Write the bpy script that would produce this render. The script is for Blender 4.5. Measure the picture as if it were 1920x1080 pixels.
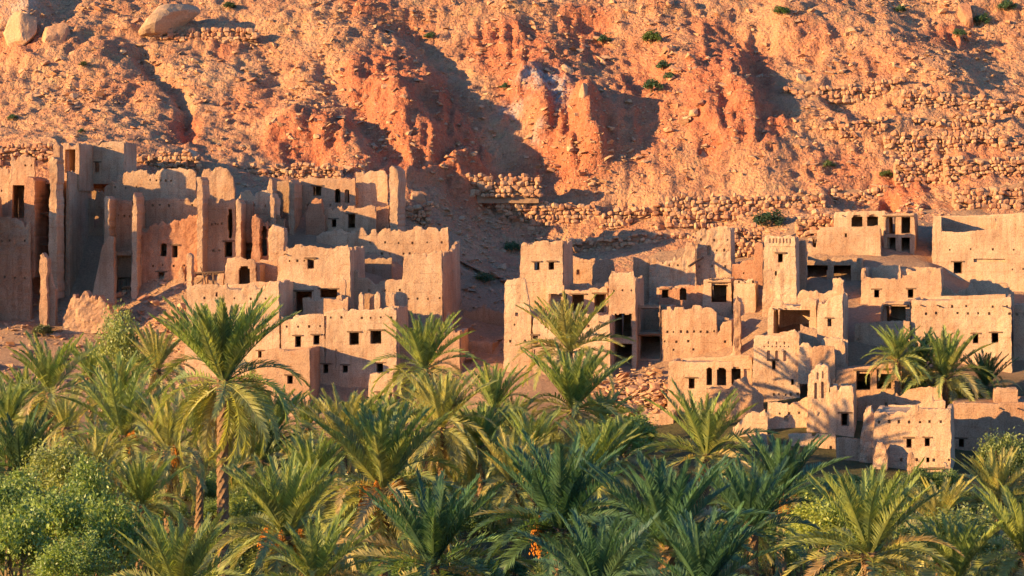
import bpy, bmesh, math, random
import numpy as np
from mathutils import Vector, Matrix, Euler
from mathutils.bvhtree import BVHTree

random.seed(7); rng = np.random.default_rng(7)
for o in list(bpy.data.objects): bpy.data.objects.remove(o)
SC = bpy.context.scene
COL = SC.collection
R = math.radians

# ------------------------------------------------------------------ camera
CAMZ, FPX, HOR = 19.0, 4000.0, 400.0        # eye height, focal length and horizon row in photo pixels
cam = bpy.data.cameras.new('camera'); camo = bpy.data.objects.new('camera', cam); COL.objects.link(camo)
camo.location = (0, 0, CAMZ); camo.rotation_euler = (R(90), 0, 0)
cam.sensor_width = 36.0; cam.lens = 36.0 * FPX / 1920.0
cam.shift_y = (HOR - 540.0) / 1920.0
cam.clip_start = 0.5; cam.clip_end = 3000
SC.camera = camo

# ------------------------------------------------------------------ light
SUN_AZ, SUN_EL = R(66), R(13)               # sun behind the camera, this far round to the left
w = bpy.data.worlds.new('World'); SC.world = w; w.use_nodes = True
nt = w.node_tree; bg = nt.nodes['Background']
sky = nt.nodes.new('ShaderNodeTexSky'); sky.sky_type = 'NISHITA'; sky.sun_disc = False
sky.sun_elevation = SUN_EL; sky.sun_rotation = math.pi + SUN_AZ
sky.air_density = 1.0; sky.dust_density = 0.1; sky.ozone_density = 6.0
nt.links.new(sky.outputs[0], bg.inputs[0]); bg.inputs[1].default_value = 0.13
sun = bpy.data.lights.new('sun', 'SUN'); sun.energy = 5.0; sun.angle = R(0.53); sun.color = (1.0, 0.68, 0.29)
suno = bpy.data.objects.new('sun', sun); COL.objects.link(suno)
to_sun = Vector((-math.sin(SUN_AZ) * math.cos(SUN_EL), -math.cos(SUN_AZ) * math.cos(SUN_EL), math.sin(SUN_EL)))
suno.rotation_euler = to_sun.to_track_quat('Z', 'Y').to_euler(); suno.location = (-40, -20, 60)
vs = SC.view_settings; vs.view_transform = 'Standard'; vs.look = 'None'; vs.exposure = 1.22; vs.gamma = 1.0
vs.use_curve_mapping = False
SC.render.engine = 'CYCLES'; SC.cycles.max_bounces = 5; SC.cycles.diffuse_bounces = 2; SC.cycles.transparent_max_bounces = 4
SC.cycles.use_denoising = True; SC.cycles.use_adaptive_sampling = True; SC.cycles.adaptive_threshold = 0.025

# ------------------------------------------------------------------ noise
def _h(ix, iy, iz, seed):
    n = (ix * 374761393 + iy * 668265263 + iz * 2147483647 + seed * 974634777) & 0xffffffff
    n = ((n ^ (n >> 13)) * 1274126177) & 0xffffffff
    n = n ^ (n >> 16)
    return (n & 0xffff) / 32767.5 - 1.0
def vn(x, y=0.0, z=0.0, seed=0):
    x, y, z = np.broadcast_arrays(np.asarray(x, float), np.asarray(y, float), np.asarray(z, float))
    fx, fy, fz = np.floor(x), np.floor(y), np.floor(z)
    ix, iy, iz = fx.astype(np.int64), fy.astype(np.int64), fz.astype(np.int64)
    tx, ty, tz = x - fx, y - fy, z - fz
    tx = tx*tx*(3-2*tx); ty = ty*ty*(3-2*ty); tz = tz*tz*(3-2*tz)
    def L(a, b, t): return a + (b-a)*t
    r = [[L(_h(ix, iy+b, iz+c, seed), _h(ix+1, iy+b, iz+c, seed), tx) for b in (0, 1)] for c in (0, 1)]
    return L(L(r[0][0], r[0][1], ty), L(r[1][0], r[1][1], ty), tz)
def fbm(x, y=0.0, z=0.0, seed=0, o=4):
    s, a, f, t = 0.0, 1.0, 1.0, 0.0
    for k in range(o):
        s = s + a * vn(np.asarray(x)*f, np.asarray(y)*f, np.asarray(z)*f, seed + 31*k); t += a; a *= 0.5; f *= 2.03
    return s / t

# ------------------------------------------------------------------ helpers
def tag(o, label=None, cat=None, group=None, kind=None):
    if label: o['label'] = label
    if cat: o['category'] = cat
    if group: o['group'] = group
    if kind: o['kind'] = kind
    return o
def empty(name, loc, label=None, cat=None, group=None):
    o = bpy.data.objects.new(name, None); o.location = loc; o.empty_display_size = 0.2; COL.objects.link(o)
    if label: o['kind'] = 'thing'
    return tag(o, label, cat, group)
def mesh(name, verts, faces, mat=None, smooth=False):
    me = bpy.data.meshes.new(name); me.from_pydata([tuple(v) for v in verts] if not isinstance(verts, np.ndarray) else verts.tolist(), [], faces)
    if mat: me.materials.append(mat)
    if smooth: me.polygons.foreach_set('use_smooth', [True]*len(me.polygons))
    me.update(); return me
def link(name, me, parent=None, loc=(0, 0, 0), rot=None, scale=None, color=None):
    o = bpy.data.objects.new(name, me); COL.objects.link(o); o.location = loc
    if rot is not None: o.rotation_euler = rot
    if scale is not None: o.scale = scale if hasattr(scale, '__len__') else (scale,)*3
    if color is not None: o.color = (*color[:3], 1)
    if parent: o.parent = parent
    return o
def P3(px, py, D):                          # a photo pixel at distance D as a point of the place
    return np.array([(px-960)/FPX*D, D, CAMZ-(py-HOR)/FPX*D])

# ------------------------------------------------------------------ materials
def newmat(name):
    m = bpy.data.materials.new(name); m.use_nodes = True; t = m.node_tree
    b = t.nodes['Principled BSDF']; b.inputs['Roughness'].default_value = 0.95
    b.inputs['Specular IOR Level'].default_value = 0.08
    return m, t, b
def N(t, typ, **kw):
    n = t.nodes.new(typ)
    for k, v in kw.items():
        if k in n.inputs.keys(): n.inputs[k].default_value = v
        else: setattr(n, k, v)
    return n
def noise(t, vec, scale, detail=4, rough=0.55, dist=0.0):
    n = N(t, 'ShaderNodeTexNoise'); n.inputs['Scale'].default_value = scale; n.inputs['Detail'].default_value = detail
    n.inputs['Roughness'].default_value = rough; n.inputs['Distortion'].default_value = dist
    t.links.new(vec, n.inputs['Vector']); return n.outputs['Fac']
def ramp(t, fac, stops):
    n = N(t, 'ShaderNodeValToRGB'); e = n.color_ramp.elements
    while len(e) < len(stops): e.new(0.5)
    for i, (p, c) in enumerate(stops):
        e[i].position = p; e[i].color = (*c, 1) if hasattr(c, '__len__') else (c, c, c, 1)
    t.links.new(fac, n.inputs[0]); return n.outputs[0]
def mix(t, fac, a, b, mode='MIX'):
    n = N(t, 'ShaderNodeMix', data_type='RGBA', blend_type=mode)
    for s, v in ((0, fac), (6, a), (7, b)):
        if hasattr(v, 'is_linked') or hasattr(v, 'links'): t.links.new(v, n.inputs[s])
        else: n.inputs[s].default_value = v if s == 0 else (*v, 1)
    return n.outputs[2]
def mth(t, op, a, b=None, c=None):
    n = N(t, 'ShaderNodeMath', operation=op)
    for i, v in enumerate((a, b, c)):
        if v is None: continue
        if hasattr(v, 'links'): t.links.new(v, n.inputs[i])
        else: n.inputs[i].default_value = v
    return n.outputs[0]
def bump(t, b, h, strength=0.5, dist=0.1):
    n = N(t, 'ShaderNodeBump'); n.inputs['Strength'].default_value = strength; n.inputs['Distance'].default_value = dist
    t.links.new(h, n.inputs['Height']); t.links.new(n.outputs[0], b.inputs['Normal'])
def vscale(t, vec, s):
    n = N(t, 'ShaderNodeMapping'); n.inputs['Scale'].default_value = s; t.links.new(vec, n.inputs[0]); return n.outputs[0]

def make_adobe():
    m, t, b = newmat('adobe')
    pos = N(t, 'ShaderNodeNewGeometry').outputs['Position']
    oi = N(t, 'ShaderNodeObjectInfo')
    big = noise(t, pos, 0.22, 3, 0.6); mid = noise(t, pos, 1.1, 4, 0.65); fine = noise(t, pos, 11, 2, 0.7)
    c = mix(t, ramp(t, big, [(0.35, 0.0), (0.68, 1.0)]), (0.76, 0.70, 0.66), (1.08, 1.08, 1.04))
    c = mix(t, 1.0, oi.outputs['Color'], c, 'MULTIPLY')
    c = mix(t, mth(t, 'MULTIPLY', ramp(t, mid, [(0.5, 0.0), (0.72, 1.0)]), 0.45), c, mix(t, 1.0, c, (0.86, 0.62, 0.50), 'MULTIPLY'))
    # lift lines of the rammed earth, weathered away in places
    sep = N(t, 'ShaderNodeSeparateXYZ'); t.links.new(pos, sep.inputs[0])
    zz = mth(t, 'ADD', mth(t, 'MULTIPLY', sep.outputs[2], 1.18), mth(t, 'MULTIPLY', noise(t, pos, 0.5, 2), 0.35))
    fr = mth(t, 'FRACT', zz)
    ln = ramp(t, fr, [(0.0, 1.0), (0.035, 0.75), (0.09, 0.0)])
    wear = ramp(t, noise(t, pos, 0.6, 3), [(0.45, 0.0), (0.62, 1.0)])
    lines = mth(t, 'MULTIPLY', ln, wear)
    c = mix(t, mth(t, 'MULTIPLY', lines, 0.34), c, mix(t, 1.0, c, (0.55, 0.48, 0.45), 'MULTIPLY'))
    streak = noise(t, vscale(t, pos, (2.2, 2.2, 0.16)), 1.0, 5, 0.6)
    c = mix(t, mth(t, 'MULTIPLY', ramp(t, streak, [(0.5, 0.0), (0.66, 1.0)]), 0.55), c, mix(t, 1.0, c, (0.70, 0.60, 0.54), 'MULTIPLY'))
    sp = ramp(t, fine, [(0.30, 0.62), (0.5, 1.0), (0.72, 1.16)])
    c = mix(t, 1.0, c, sp, 'MULTIPLY')
    t.links.new(c, b.inputs['Base Color'])
    h = mth(t, 'ADD', mth(t, 'MULTIPLY', noise(t, pos, 3.2, 3, 0.7), 0.6), mth(t, 'MULTIPLY', fine, 0.6))
    h = mth(t, 'SUBTRACT', h, mth(t, 'MULTIPLY', lines, 0.2))
    bump(t, b, h, 0.8, 0.10)
    return m
ADOBE = make_adobe()

def make_hill():
    m, t, b = newmat('hill_earth')
    pos = N(t, 'ShaderNodeNewGeometry').outputs['Position']
    clay = N(t, 'ShaderNodeAttribute', attribute_name='clay').outputs['Fac']
    pale = N(t, 'ShaderNodeAttribute', attribute_name='pale').outputs['Fac']
    big = noise(t, pos, 0.16, 4, 0.65); mid = noise(t, pos, 0.8, 4, 0.7); fine = noise(t, pos, 4.5, 3, 0.75)
    soil = mix(t, ramp(t, big, [(0.35, 0.0), (0.65, 1.0)]), (0.46, 0.198, 0.110), (0.60, 0.305, 0.168))
    soil = mix(t, mth(t, 'MULTIPLY', ramp(t, mid, [(0.52, 0.0), (0.66, 1.0)]), 0.42), soil, (0.56, 0.39, 0.19))
    soil = mix(t, mth(t, 'MULTIPLY', ramp(t, noise(t, pos, 0.45, 5, 0.7), [(0.57, 0.0), (0.68, 1.0)]), 0.45), soil, (0.36, 0.27, 0.13))
    cl = mix(t, ramp(t, mid, [(0.3, 0.0), (0.7, 1.0)]), (0.44, 0.128, 0.066), (0.59, 0.225, 0.118))
    cf = mth(t, 'ADD', clay, mth(t, 'MULTIPLY', mth(t, 'SUBTRACT', mid, 0.5), 0.9))
    c = mix(t, ramp(t, cf, [(0.18, 0.0), (0.62, 1.0)]), soil, cl)
    c = mix(t, mth(t, 'MULTIPLY', pale, ramp(t, mid, [(0.4, 0.2), (0.6, 1.0)])), c, (0.50, 0.42, 0.37))
    c = mix(t, 1.0, c, ramp(t, fine, [(0.25, 0.62), (0.5, 1.0), (0.8, 1.22)]), 'MULTIPLY')
    t.links.new(c, b.inputs['Base Color'])
    v = N(t, 'ShaderNodeTexVoronoi'); v.inputs['Scale'].default_value = 2.4; t.links.new(pos, v.inputs['Vector'])
    h = mth(t, 'ADD', mth(t, 'MULTIPLY', noise(t, pos, 1.6, 4, 0.75), 1.6), mth(t, 'MULTIPLY', v.outputs['Distance'], -0.5))
    bump(t, b, h, 1.0, 0.35)
    return m
HILL = make_hill()

def make_rock(name, c0, c1, c2):
    m, t, b = newmat(name)
    tc = N(t, 'ShaderNodeNewGeometry').outputs['Position']
    oi = N(t, 'ShaderNodeObjectInfo').outputs['Random']
    base = ramp(t, mth(t, 'ADD', mth(t, 'MULTIPLY', oi, 0.6), mth(t, 'MULTIPLY', noise(t, tc, 0.5, 3), 0.5)), [(0.15, c0), (0.5, c1), (0.85, c2)])
    f = noise(t, tc, 5, 5, 0.7)
    c = mix(t, 1.0, base, ramp(t, f, [(0.3, 0.72), (0.7, 1.18)]), 'MULTIPLY')
    t.links.new(c, b.inputs['Base Color']); bump(t, b, noise(t, tc, 4, 6, 0.7), 0.7, 0.12)
    return m
ROCK = make_rock('rock', (0.42, 0.178, 0.10), (0.51, 0.255, 0.142), (0.58, 0.34, 0.195))
ROCKPALE = make_rock('pale_rock', (0.42, 0.24, 0.14), (0.50, 0.31, 0.19), (0.56, 0.37, 0.235))

def make_leaf(name, tip=(1.25, 1.15, 0.75), trans=0.38):
    m, t, b = newmat(name)
    oi = N(t, 'ShaderNodeObjectInfo')
    geo = N(t, 'ShaderNodeNewGeometry').outputs['Position']
    n = noise(t, geo, 1.3, 1, 0.6)
    c = mix(t, 1.0, oi.outputs['Color'], mix(t, ramp(t, n, [(0.3, 0.0), (0.7, 1.0)]), (0.72, 0.80, 0.85), tip), 'MULTIPLY')
    isl = N(t, 'ShaderNodeNewGeometry').outputs['Random Per Island']
    c = mix(t, 1.0, c, ramp(t, isl, [(0.0, 0.72), (1.0, 1.28)]), 'MULTIPLY')
    b.inputs['Roughness'].default_value = 0.42; b.inputs['Specular IOR Level'].default_value = 0.45
    t.links.new(c, b.inputs['Base Color'])
    tr = N(t, 'ShaderNodeBsdfTranslucent'); t.links.new(mix(t, 1.0, c, (1.3, 1.35, 0.6), 'MULTIPLY'), tr.inputs[0])
    mx = N(t, 'ShaderNodeMixShader'); mx.inputs[0].default_value = trans
    t.links.new(b.outputs[0], mx.inputs[1]); t.links.new(tr.outputs[0], mx.inputs[2])
    t.links.new(mx.outputs[0], t.nodes['Material Output'].inputs[0])
    return m
FROND = make_leaf('palm_frond'); LEAF = make_leaf('leaf', (1.2, 1.15, 0.8), 0.35)

def make_plain(name, c0, c1, scale=6, bs=0.6, objcol=False, rough=0.9):
    m, t, b = newmat(name); b.inputs['Roughness'].default_value = rough
    pos = N(t, 'ShaderNodeNewGeometry').outputs['Position']
    c = mix(t, noise(t, pos, scale, 5, 0.7), c0, c1)
    t.links.new(c, b.inputs['Base Color']); bump(t, b, noise(t, pos, scale*2, 5, 0.7), bs, 0.05)
    return m
BARK = make_plain('palm_bark', (0.10, 0.055, 0.03), (0.36, 0.21, 0.115), 7)
WOOD = make_plain('old_timber', (0.10, 0.055, 0.032), (0.24, 0.14, 0.085), 5)
STEM = make_plain('stem', (0.13, 0.09, 0.05), (0.30, 0.21, 0.12), 5)
DATES = make_plain('dates', (0.42, 0.13, 0.02), (0.75, 0.30, 0.05), 9)
DRYCANE = make_leaf('dry_cane', (1.15, 1.1, 0.9), 0.25)
GRASSM = make_plain('grove_floor', (0.045, 0.055, 0.02), (0.15, 0.12, 0.055), 0.8)
CORE = make_plain('earth_core', (0.30, 0.16, 0.095), (0.44, 0.26, 0.155), 1.5)

# ------------------------------------------------------------------ terrain
_ctl = []
for x in (-75, -35, 0, 35, 75):
    for y in (35, 65, 100, 135): _ctl.append((x, y, -0.4 + 0.4*math.sin(x*.1+y*.07)))
    _ctl.append((x, 24, 1.5)); _ctl.append((x, 10, 9.0)); _ctl.append((x, 0, 17.0)); _ctl.append((x, -20, 17.6))
for px, py, D in [(-80,730,188),(0,720,189),(150,690,193),(30,620,199),(90,600,203),(200,600,203),(330,565,203),(-60,560,206),
    (450,775,187),(720,775,187),(600,640,196),(420,505,206),(560,445,211),(720,445,212),(880,690,192),
    (60,300,221),(200,285,223),(330,300,224),(450,305,226),(600,312,228),(740,312,228),
    (900,610,205),(900,525,214),(900,445,224),(900,370,232),(1050,370,234),(1000,725,187),(1200,765,183),(1130,485,221),(1150,420,229),
    (1300,425,227),(1330,560,200),(1350,805,171),(1450,840,163),(1250,800,176),(1480,560,196),
    (1540,402,222),(1620,398,226),(1600,450,211),(1690,470,208),(1560,470,208),(1720,388,222),(1870,395,220),(1970,395,220),
    (1600,895,154),(1780,895,155),(1900,890,160),(2000,890,160),(1720,750,175),(1880,755,175),(1620,650,184),(1850,665,187),(2000,660,187),(1850,540,203),(1700,520,200)]:
    p = P3(px, py, D); _ctl.append((p[0], p[1], p[2]))
for px in (-150, 100, 350, 600, 850, 1100, 1350, 1600, 1850, 2080):
    s = 0.0 if px < 800 else 3.0
    for py, D in ((225, 235), (150, 243.5), (75, 252), (0, 261), (-80, 272)):
        p = P3(px, py, D+s*(py > 60)); _ctl.append((p[0], p[1], p[2]))
    _ctl.append(((px-960)/FPX*300, 300, 66)); _ctl.append(((px-960)/FPX*340, 340, 86))
_c = np.array(_ctl); _S = 50.0
def _tps(r2): return np.where(r2 > 1e-12, 0.5*r2*np.log(np.maximum(r2, 1e-12)), 0.0)
_q = _c[:, :2]/_S; _n = len(_c)
_K = _tps(((_q[:, None]-_q[None])**2).sum(-1)) + np.eye(_n)*2e-4
_Pm = np.c_[np.ones(_n), _q]
_A = np.block([[_K, _Pm], [_Pm.T, np.zeros((3, 3))]])
_w = np.linalg.solve(_A, np.r_[_c[:, 2], np.zeros(3)])
def tz0(x, y):
    x = np.asarray(x, float); y = np.asarray(y, float); sh = x.shape
    out = np.empty(x.size); X = x.ravel()/_S; Y = y.ravel()/_S
    for i in range(0, x.size, 20000):
        a, b = X[i:i+20000], Y[i:i+20000]
        out[i:i+20000] = _tps((a[:, None]-_q[:, 0])**2+(b[:, None]-_q[:, 1])**2) @ _w[:_n] + _w[_n] + _w[_n+1]*a + _w[_n+2]*b
    return out.reshape(sh)
def tz(x, y):
    z = tz0(x, y); return z + 0.35*fbm(np.asarray(x)*.12, np.asarray(y)*.12, 0, 5)
def gz(x, y): return float(tz(np.array([x]), np.array([y]))[0])

def dist_poly(px, py, pts):                # distance to a polyline, all in photo pixels
    d = np.full(px.shape, 1e9)
    for (x0, y0), (x1, y1) in zip(pts[:-1], pts[1:]):
        vx, vy = x1-x0, y1-y0; t = np.clip(((px-x0)*vx+(py-y0)*vy)/(vx*vx+vy*vy+1e-9), 0, 1)
        d = np.minimum(d, np.hypot(px-x0-t*vx, py-y0-t*vy))
    return d
def grid_faces(nx, ny):
    i = np.arange(nx*ny).reshape(ny, nx)
    return np.stack([i[:-1, :-1], i[:-1, 1:], i[1:, 1:], i[1:, :-1]], -1).reshape(-1, 4)
def fast_mesh(name, V, F, mat, smooth=True):
    me = bpy.data.meshes.new(name); V = np.asarray(V, np.float32); F = np.asarray(F, np.int32); k = F.shape[1]
    me.vertices.add(len(V)); me.vertices.foreach_set('co', V.ravel())
    me.loops.add(F.size); me.loops.foreach_set('vertex_index', F.ravel())
    me.polygons.add(len(F)); me.polygons.foreach_set('loop_start', np.arange(0, F.size, k, dtype=np.int32))
    me.polygons.foreach_set('loop_total', np.full(len(F), k, np.int32))
    me.polygons.foreach_set('use_smooth', np.full(len(F), smooth))
    me.materials.append(mat); me.update(calc_edges=True); me.validate(); return me

# the grove floor and the slope under the village
xs = np.arange(-88, 88.1, 0.8); ys = np.arange(-12, 221, 0.8)
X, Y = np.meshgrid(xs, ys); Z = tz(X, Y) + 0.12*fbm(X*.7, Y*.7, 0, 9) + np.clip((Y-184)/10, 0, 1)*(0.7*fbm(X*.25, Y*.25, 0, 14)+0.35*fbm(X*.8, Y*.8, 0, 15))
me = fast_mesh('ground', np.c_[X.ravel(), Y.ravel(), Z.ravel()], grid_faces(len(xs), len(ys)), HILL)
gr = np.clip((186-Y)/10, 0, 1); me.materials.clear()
def ground_mat():
    m, t, b = newmat('grove_and_slope_earth')
    pos = N(t, 'ShaderNodeNewGeometry').outputs['Position']
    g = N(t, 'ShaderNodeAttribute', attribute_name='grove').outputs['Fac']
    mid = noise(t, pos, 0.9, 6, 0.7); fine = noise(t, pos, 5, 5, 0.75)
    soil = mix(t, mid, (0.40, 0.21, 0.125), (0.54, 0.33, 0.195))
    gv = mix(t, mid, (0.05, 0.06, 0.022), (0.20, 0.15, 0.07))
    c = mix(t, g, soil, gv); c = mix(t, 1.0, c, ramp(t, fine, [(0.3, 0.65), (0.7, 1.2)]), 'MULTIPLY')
    t.links.new(c, b.inputs['Base Color']); bump(t, b, noise(t, pos, 2.5, 7, 0.75), 1.0, 0.3); return m
me.materials.append(ground_mat())
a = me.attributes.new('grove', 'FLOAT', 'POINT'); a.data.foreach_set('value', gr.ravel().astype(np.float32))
GROUND = tag(link('ground', me), kind='structure')

# the rocky hillside
xs = np.arange(-88, 88.1, 0.29); ys = np.arange(216, 290, 0.29)
X, Y = np.meshgrid(xs, ys); Z = tz0(X, Y)
e = 0.6
dzx = (tz0(X[::4, ::4]+e, Y[::4, ::4]) - tz0(X[::4, ::4]-e, Y[::4, ::4]))/(2*e)
nx_, ny_, nz_ = 0*X, -0.52+0*X, 0.85+0*X
PX = 960+FPX*X/Y; PY = HOR-FPX*(Z-CAMZ)/Y
disp = 0.7*fbm(X*.09, Y*.09, 0, 3, 5) + 0.55*fbm(X*.33, Y*.33, Z*.2, 4, 5) + 0.45*(1-2*np.abs(fbm(X*.55, Y*.8, Z*.3, 16, 4))) + 0.42*fbm(X*1.1, Y*1.1, Z, 6, 4)
wpx = 22*fbm(X*.16, Y*.16, 0, 12, 3); wpy = 14*fbm(X*.16, Y*.16, 4, 13, 3)
WX, WY = PX+wpx, PY+wpy
def stroke(pts, width, amt, power=2.0):
    global disp
    d = dist_poly(WX, WY, pts)/width; disp = disp + amt*np.exp(-np.minimum(d, 6)**power)
stroke([(770,60),(830,130),(885,220),(935,300),(985,350)], 28, -1.05)
stroke([(1110,0),(1150,90),(1195,160),(1205,240),(1190,320),(1175,370)], 54, -1.05)
stroke([(265,110),(310,160),(345,215),(358,245)], 14, -1.4)
stroke([(610,130),(670,220),(700,290)], 26, -.9)
stroke([(470,60),(520,140),(540,200)], 30, -.9)
stroke([(1420,90),(1490,115),(1530,120)], 16, -1.4)
stroke([(1560,185),(1640,205)], 16, -1.6)
stroke([(1730,20),(1800,70),(1920,100)], 60, -1.0)
stroke([(1870,60),(1950,70)], 60, -0.9)
stroke([(650,80),(720,150),(790,240),(840,300)], 62, 1.05, 2.6)
stroke([(730,200),(800,290)], 30, 1.8, 3)
stroke([(960,60),(1030,140),(1075,220),(1110,300)], 62, 1.15, 2.8)
stroke([(1000,170),(1020,240)], 22, 1.8, 3)
stroke([(1100,200),(1125,290)], 20, 2.2, 3)
stroke([(1300,120),(1345,200),(1400,240),(1440,290)], 66, 1.25, 3)
stroke([(1380,120),(1395,210)], 24, 1.1, 3)
stroke([(540,230),(600,262),(660,285)], 36, 2.0, 2.6)
stroke([(860,320),(880,350)], 28, 2.2, 3)
stroke([(60,110),(190,120)], 40, 1.6)
stroke([(1480,60),(1640,90),(1760,150)], 60, 2.2)
stroke([(0,20),(60,30)], 40, 2.5, 3)
# flutes worn into the clay bluffs
clay = np.zeros_like(X); pale = np.zeros_like(X)
def spot(arr, x, y, rx, ry, a=1.0):
    np.maximum(arr, a*np.exp(-np.minimum((((WX-x)/rx)**2+((WY-y)/ry)**2), 9)**1.5), out=arr)
for s in [(790,240,110,110),(720,170,80,70),(850,290,60,70),(960,100,90,50),(1080,260,90,110),(1010,160,70,70),(600,265,75,50),(530,280,40,40),
          (1340,190,75,110),(1420,240,70,60),(1390,150,70,70),(700,20,60,30,.6),(1100,60,60,60,.8),(350,240,40,30,.9),(420,90,40,30,.6),
          (1690,360,60,50,.7),(1580,320,90,60,.5),(880,350,60,40,1),(700,330,60,40,.8),(50,100,60,40,.5),(1220,10,40,30,.5),(1770,60,60,30,.7),(1210,190,80,170,.55),(1000,330,120,40,.55),(760,60,90,40,.5),(1520,90,80,40,.45),(1650,140,90,40,.4),(480,200,70,50,.45),(1800,320,140,60,.45),(250,170,60,40,.35),(1330,60,70,40,.5)]:
    spot(clay, *s)
for s in [(1020,170,32,22),(1050,190,24,30),(970,205,26,16,.8),(40,30,45,40,.6),(600,330,90,12,.55),(1010,260,20,14,.6)]:
    spot(pale, *s)
fl = 1-np.abs(vn(X*.42+0.35*fbm(X*.5, Y*.5, 0, 8)*2, Z*.10, 0, 21)); fl2 = 1-np.abs(vn(X*1.3, Z*.35, 0, 22))
st = np.abs(vn(X*.12+3, Y*.12, Z*1.1+.5*fbm(X*.3, Y*.3, 0, 24), 23))
disp = disp + clay*(1.0*(fl**2-0.45) + 0.45*(fl2**2-0.45) + 0.5*(st-.4) + 0.45*fbm(X*.8, Y*.8, Z*.8, 25, 4))
# ledges: a path and terraces along the slope
for pts, wd, am in [([(0,82),(200,66),(380,58),(640,28),(1240,14),(1300,10)], 9, .9), ([(1450,235),(1600,250),(1700,240)], 10, 1.0),
                    ([(1130,440),(1300,445)], 9, .7), ([(760,335),(1000,330)], 9, 1.0)]:
    d = dist_poly(PX, PY-4, pts)/wd; disp += am*np.exp(-np.minimum(d, 6)**3)
for (x, y, r, dp) in [(1668,384,15,3.6),(1742,388,11,2.6),(1672,199,8,1.6),(900,366,10,1.8),(1322,282,9,1.6),(1445,300,7,1.0)]:
    d = np.hypot((PX-x)/r, (PY-y)/(r*.75)); disp -= dp*np.exp(-np.minimum(d, 6)**4)
fade = np.clip((Y-219)/7, 0, 1)
# leave the strip right behind the village alone where buildings stand
disp *= fade
VX, VY, VZ = X+disp*nx_, Y+disp*ny_, Z+disp*nz_ - 0.05
me = fast_mesh('hillside', np.c_[VX.ravel(), VY.ravel(), VZ.ravel()], grid_faces(len(xs), len(ys)), HILL)
for nm, arr in (('clay', clay), ('pale', pale)):
    a = me.attributes.new(nm, 'FLOAT', 'POINT'); a.data.foreach_set('value', arr.ravel().astype(np.float32))
HILLO = tag(link('hillside', me), kind='structure')
hb = bmesh.new(); hb.from_mesh(me); HBVH = BVHTree.FromBMesh(hb); hb.free()
gb = bmesh.new(); gb.from_mesh(GROUND.data); GBVH = BVHTree.FromBMesh(gb); gb.free()
def hit(px, py, which=None):
    d = Vector(((px-960)/FPX, 1.0, -(py-HOR)/FPX)).normalized(); best = None
    for b in ((HBVH, GBVH) if which is None else (which,)):
        r = b.ray_cast(Vector((0, 0, CAMZ)), d)
        if r[0] is not None and (best is None or r[3] < best[3]): best = r
    return best
# the land farther out
xs = np.arange(-420, 421, 10.0); ys = np.arange(-160, 561, 10.0)
X, Y = np.meshgrid(xs, ys)
Z = tz0(np.clip(X, -86, 86), np.clip(Y, -15, 330)) + np.clip(Y-330, 0, 400)*0.40 + 5*fbm(X*.02, Y*.02, 0, 2)*np.clip((np.abs(X)-90)/80, 0, 1)
Z = np.where(Y < -15, np.minimum(Z, 17), Z)
Z -= np.where((np.abs(X) < 92) & (Y < 296), 9.0, 0.0)
tag(link('far_hills', fast_mesh('far_hills', np.c_[X.ravel(), Y.ravel(), Z.ravel()], grid_faces(len(xs), len(ys)), HILL)), kind='structure')

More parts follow.
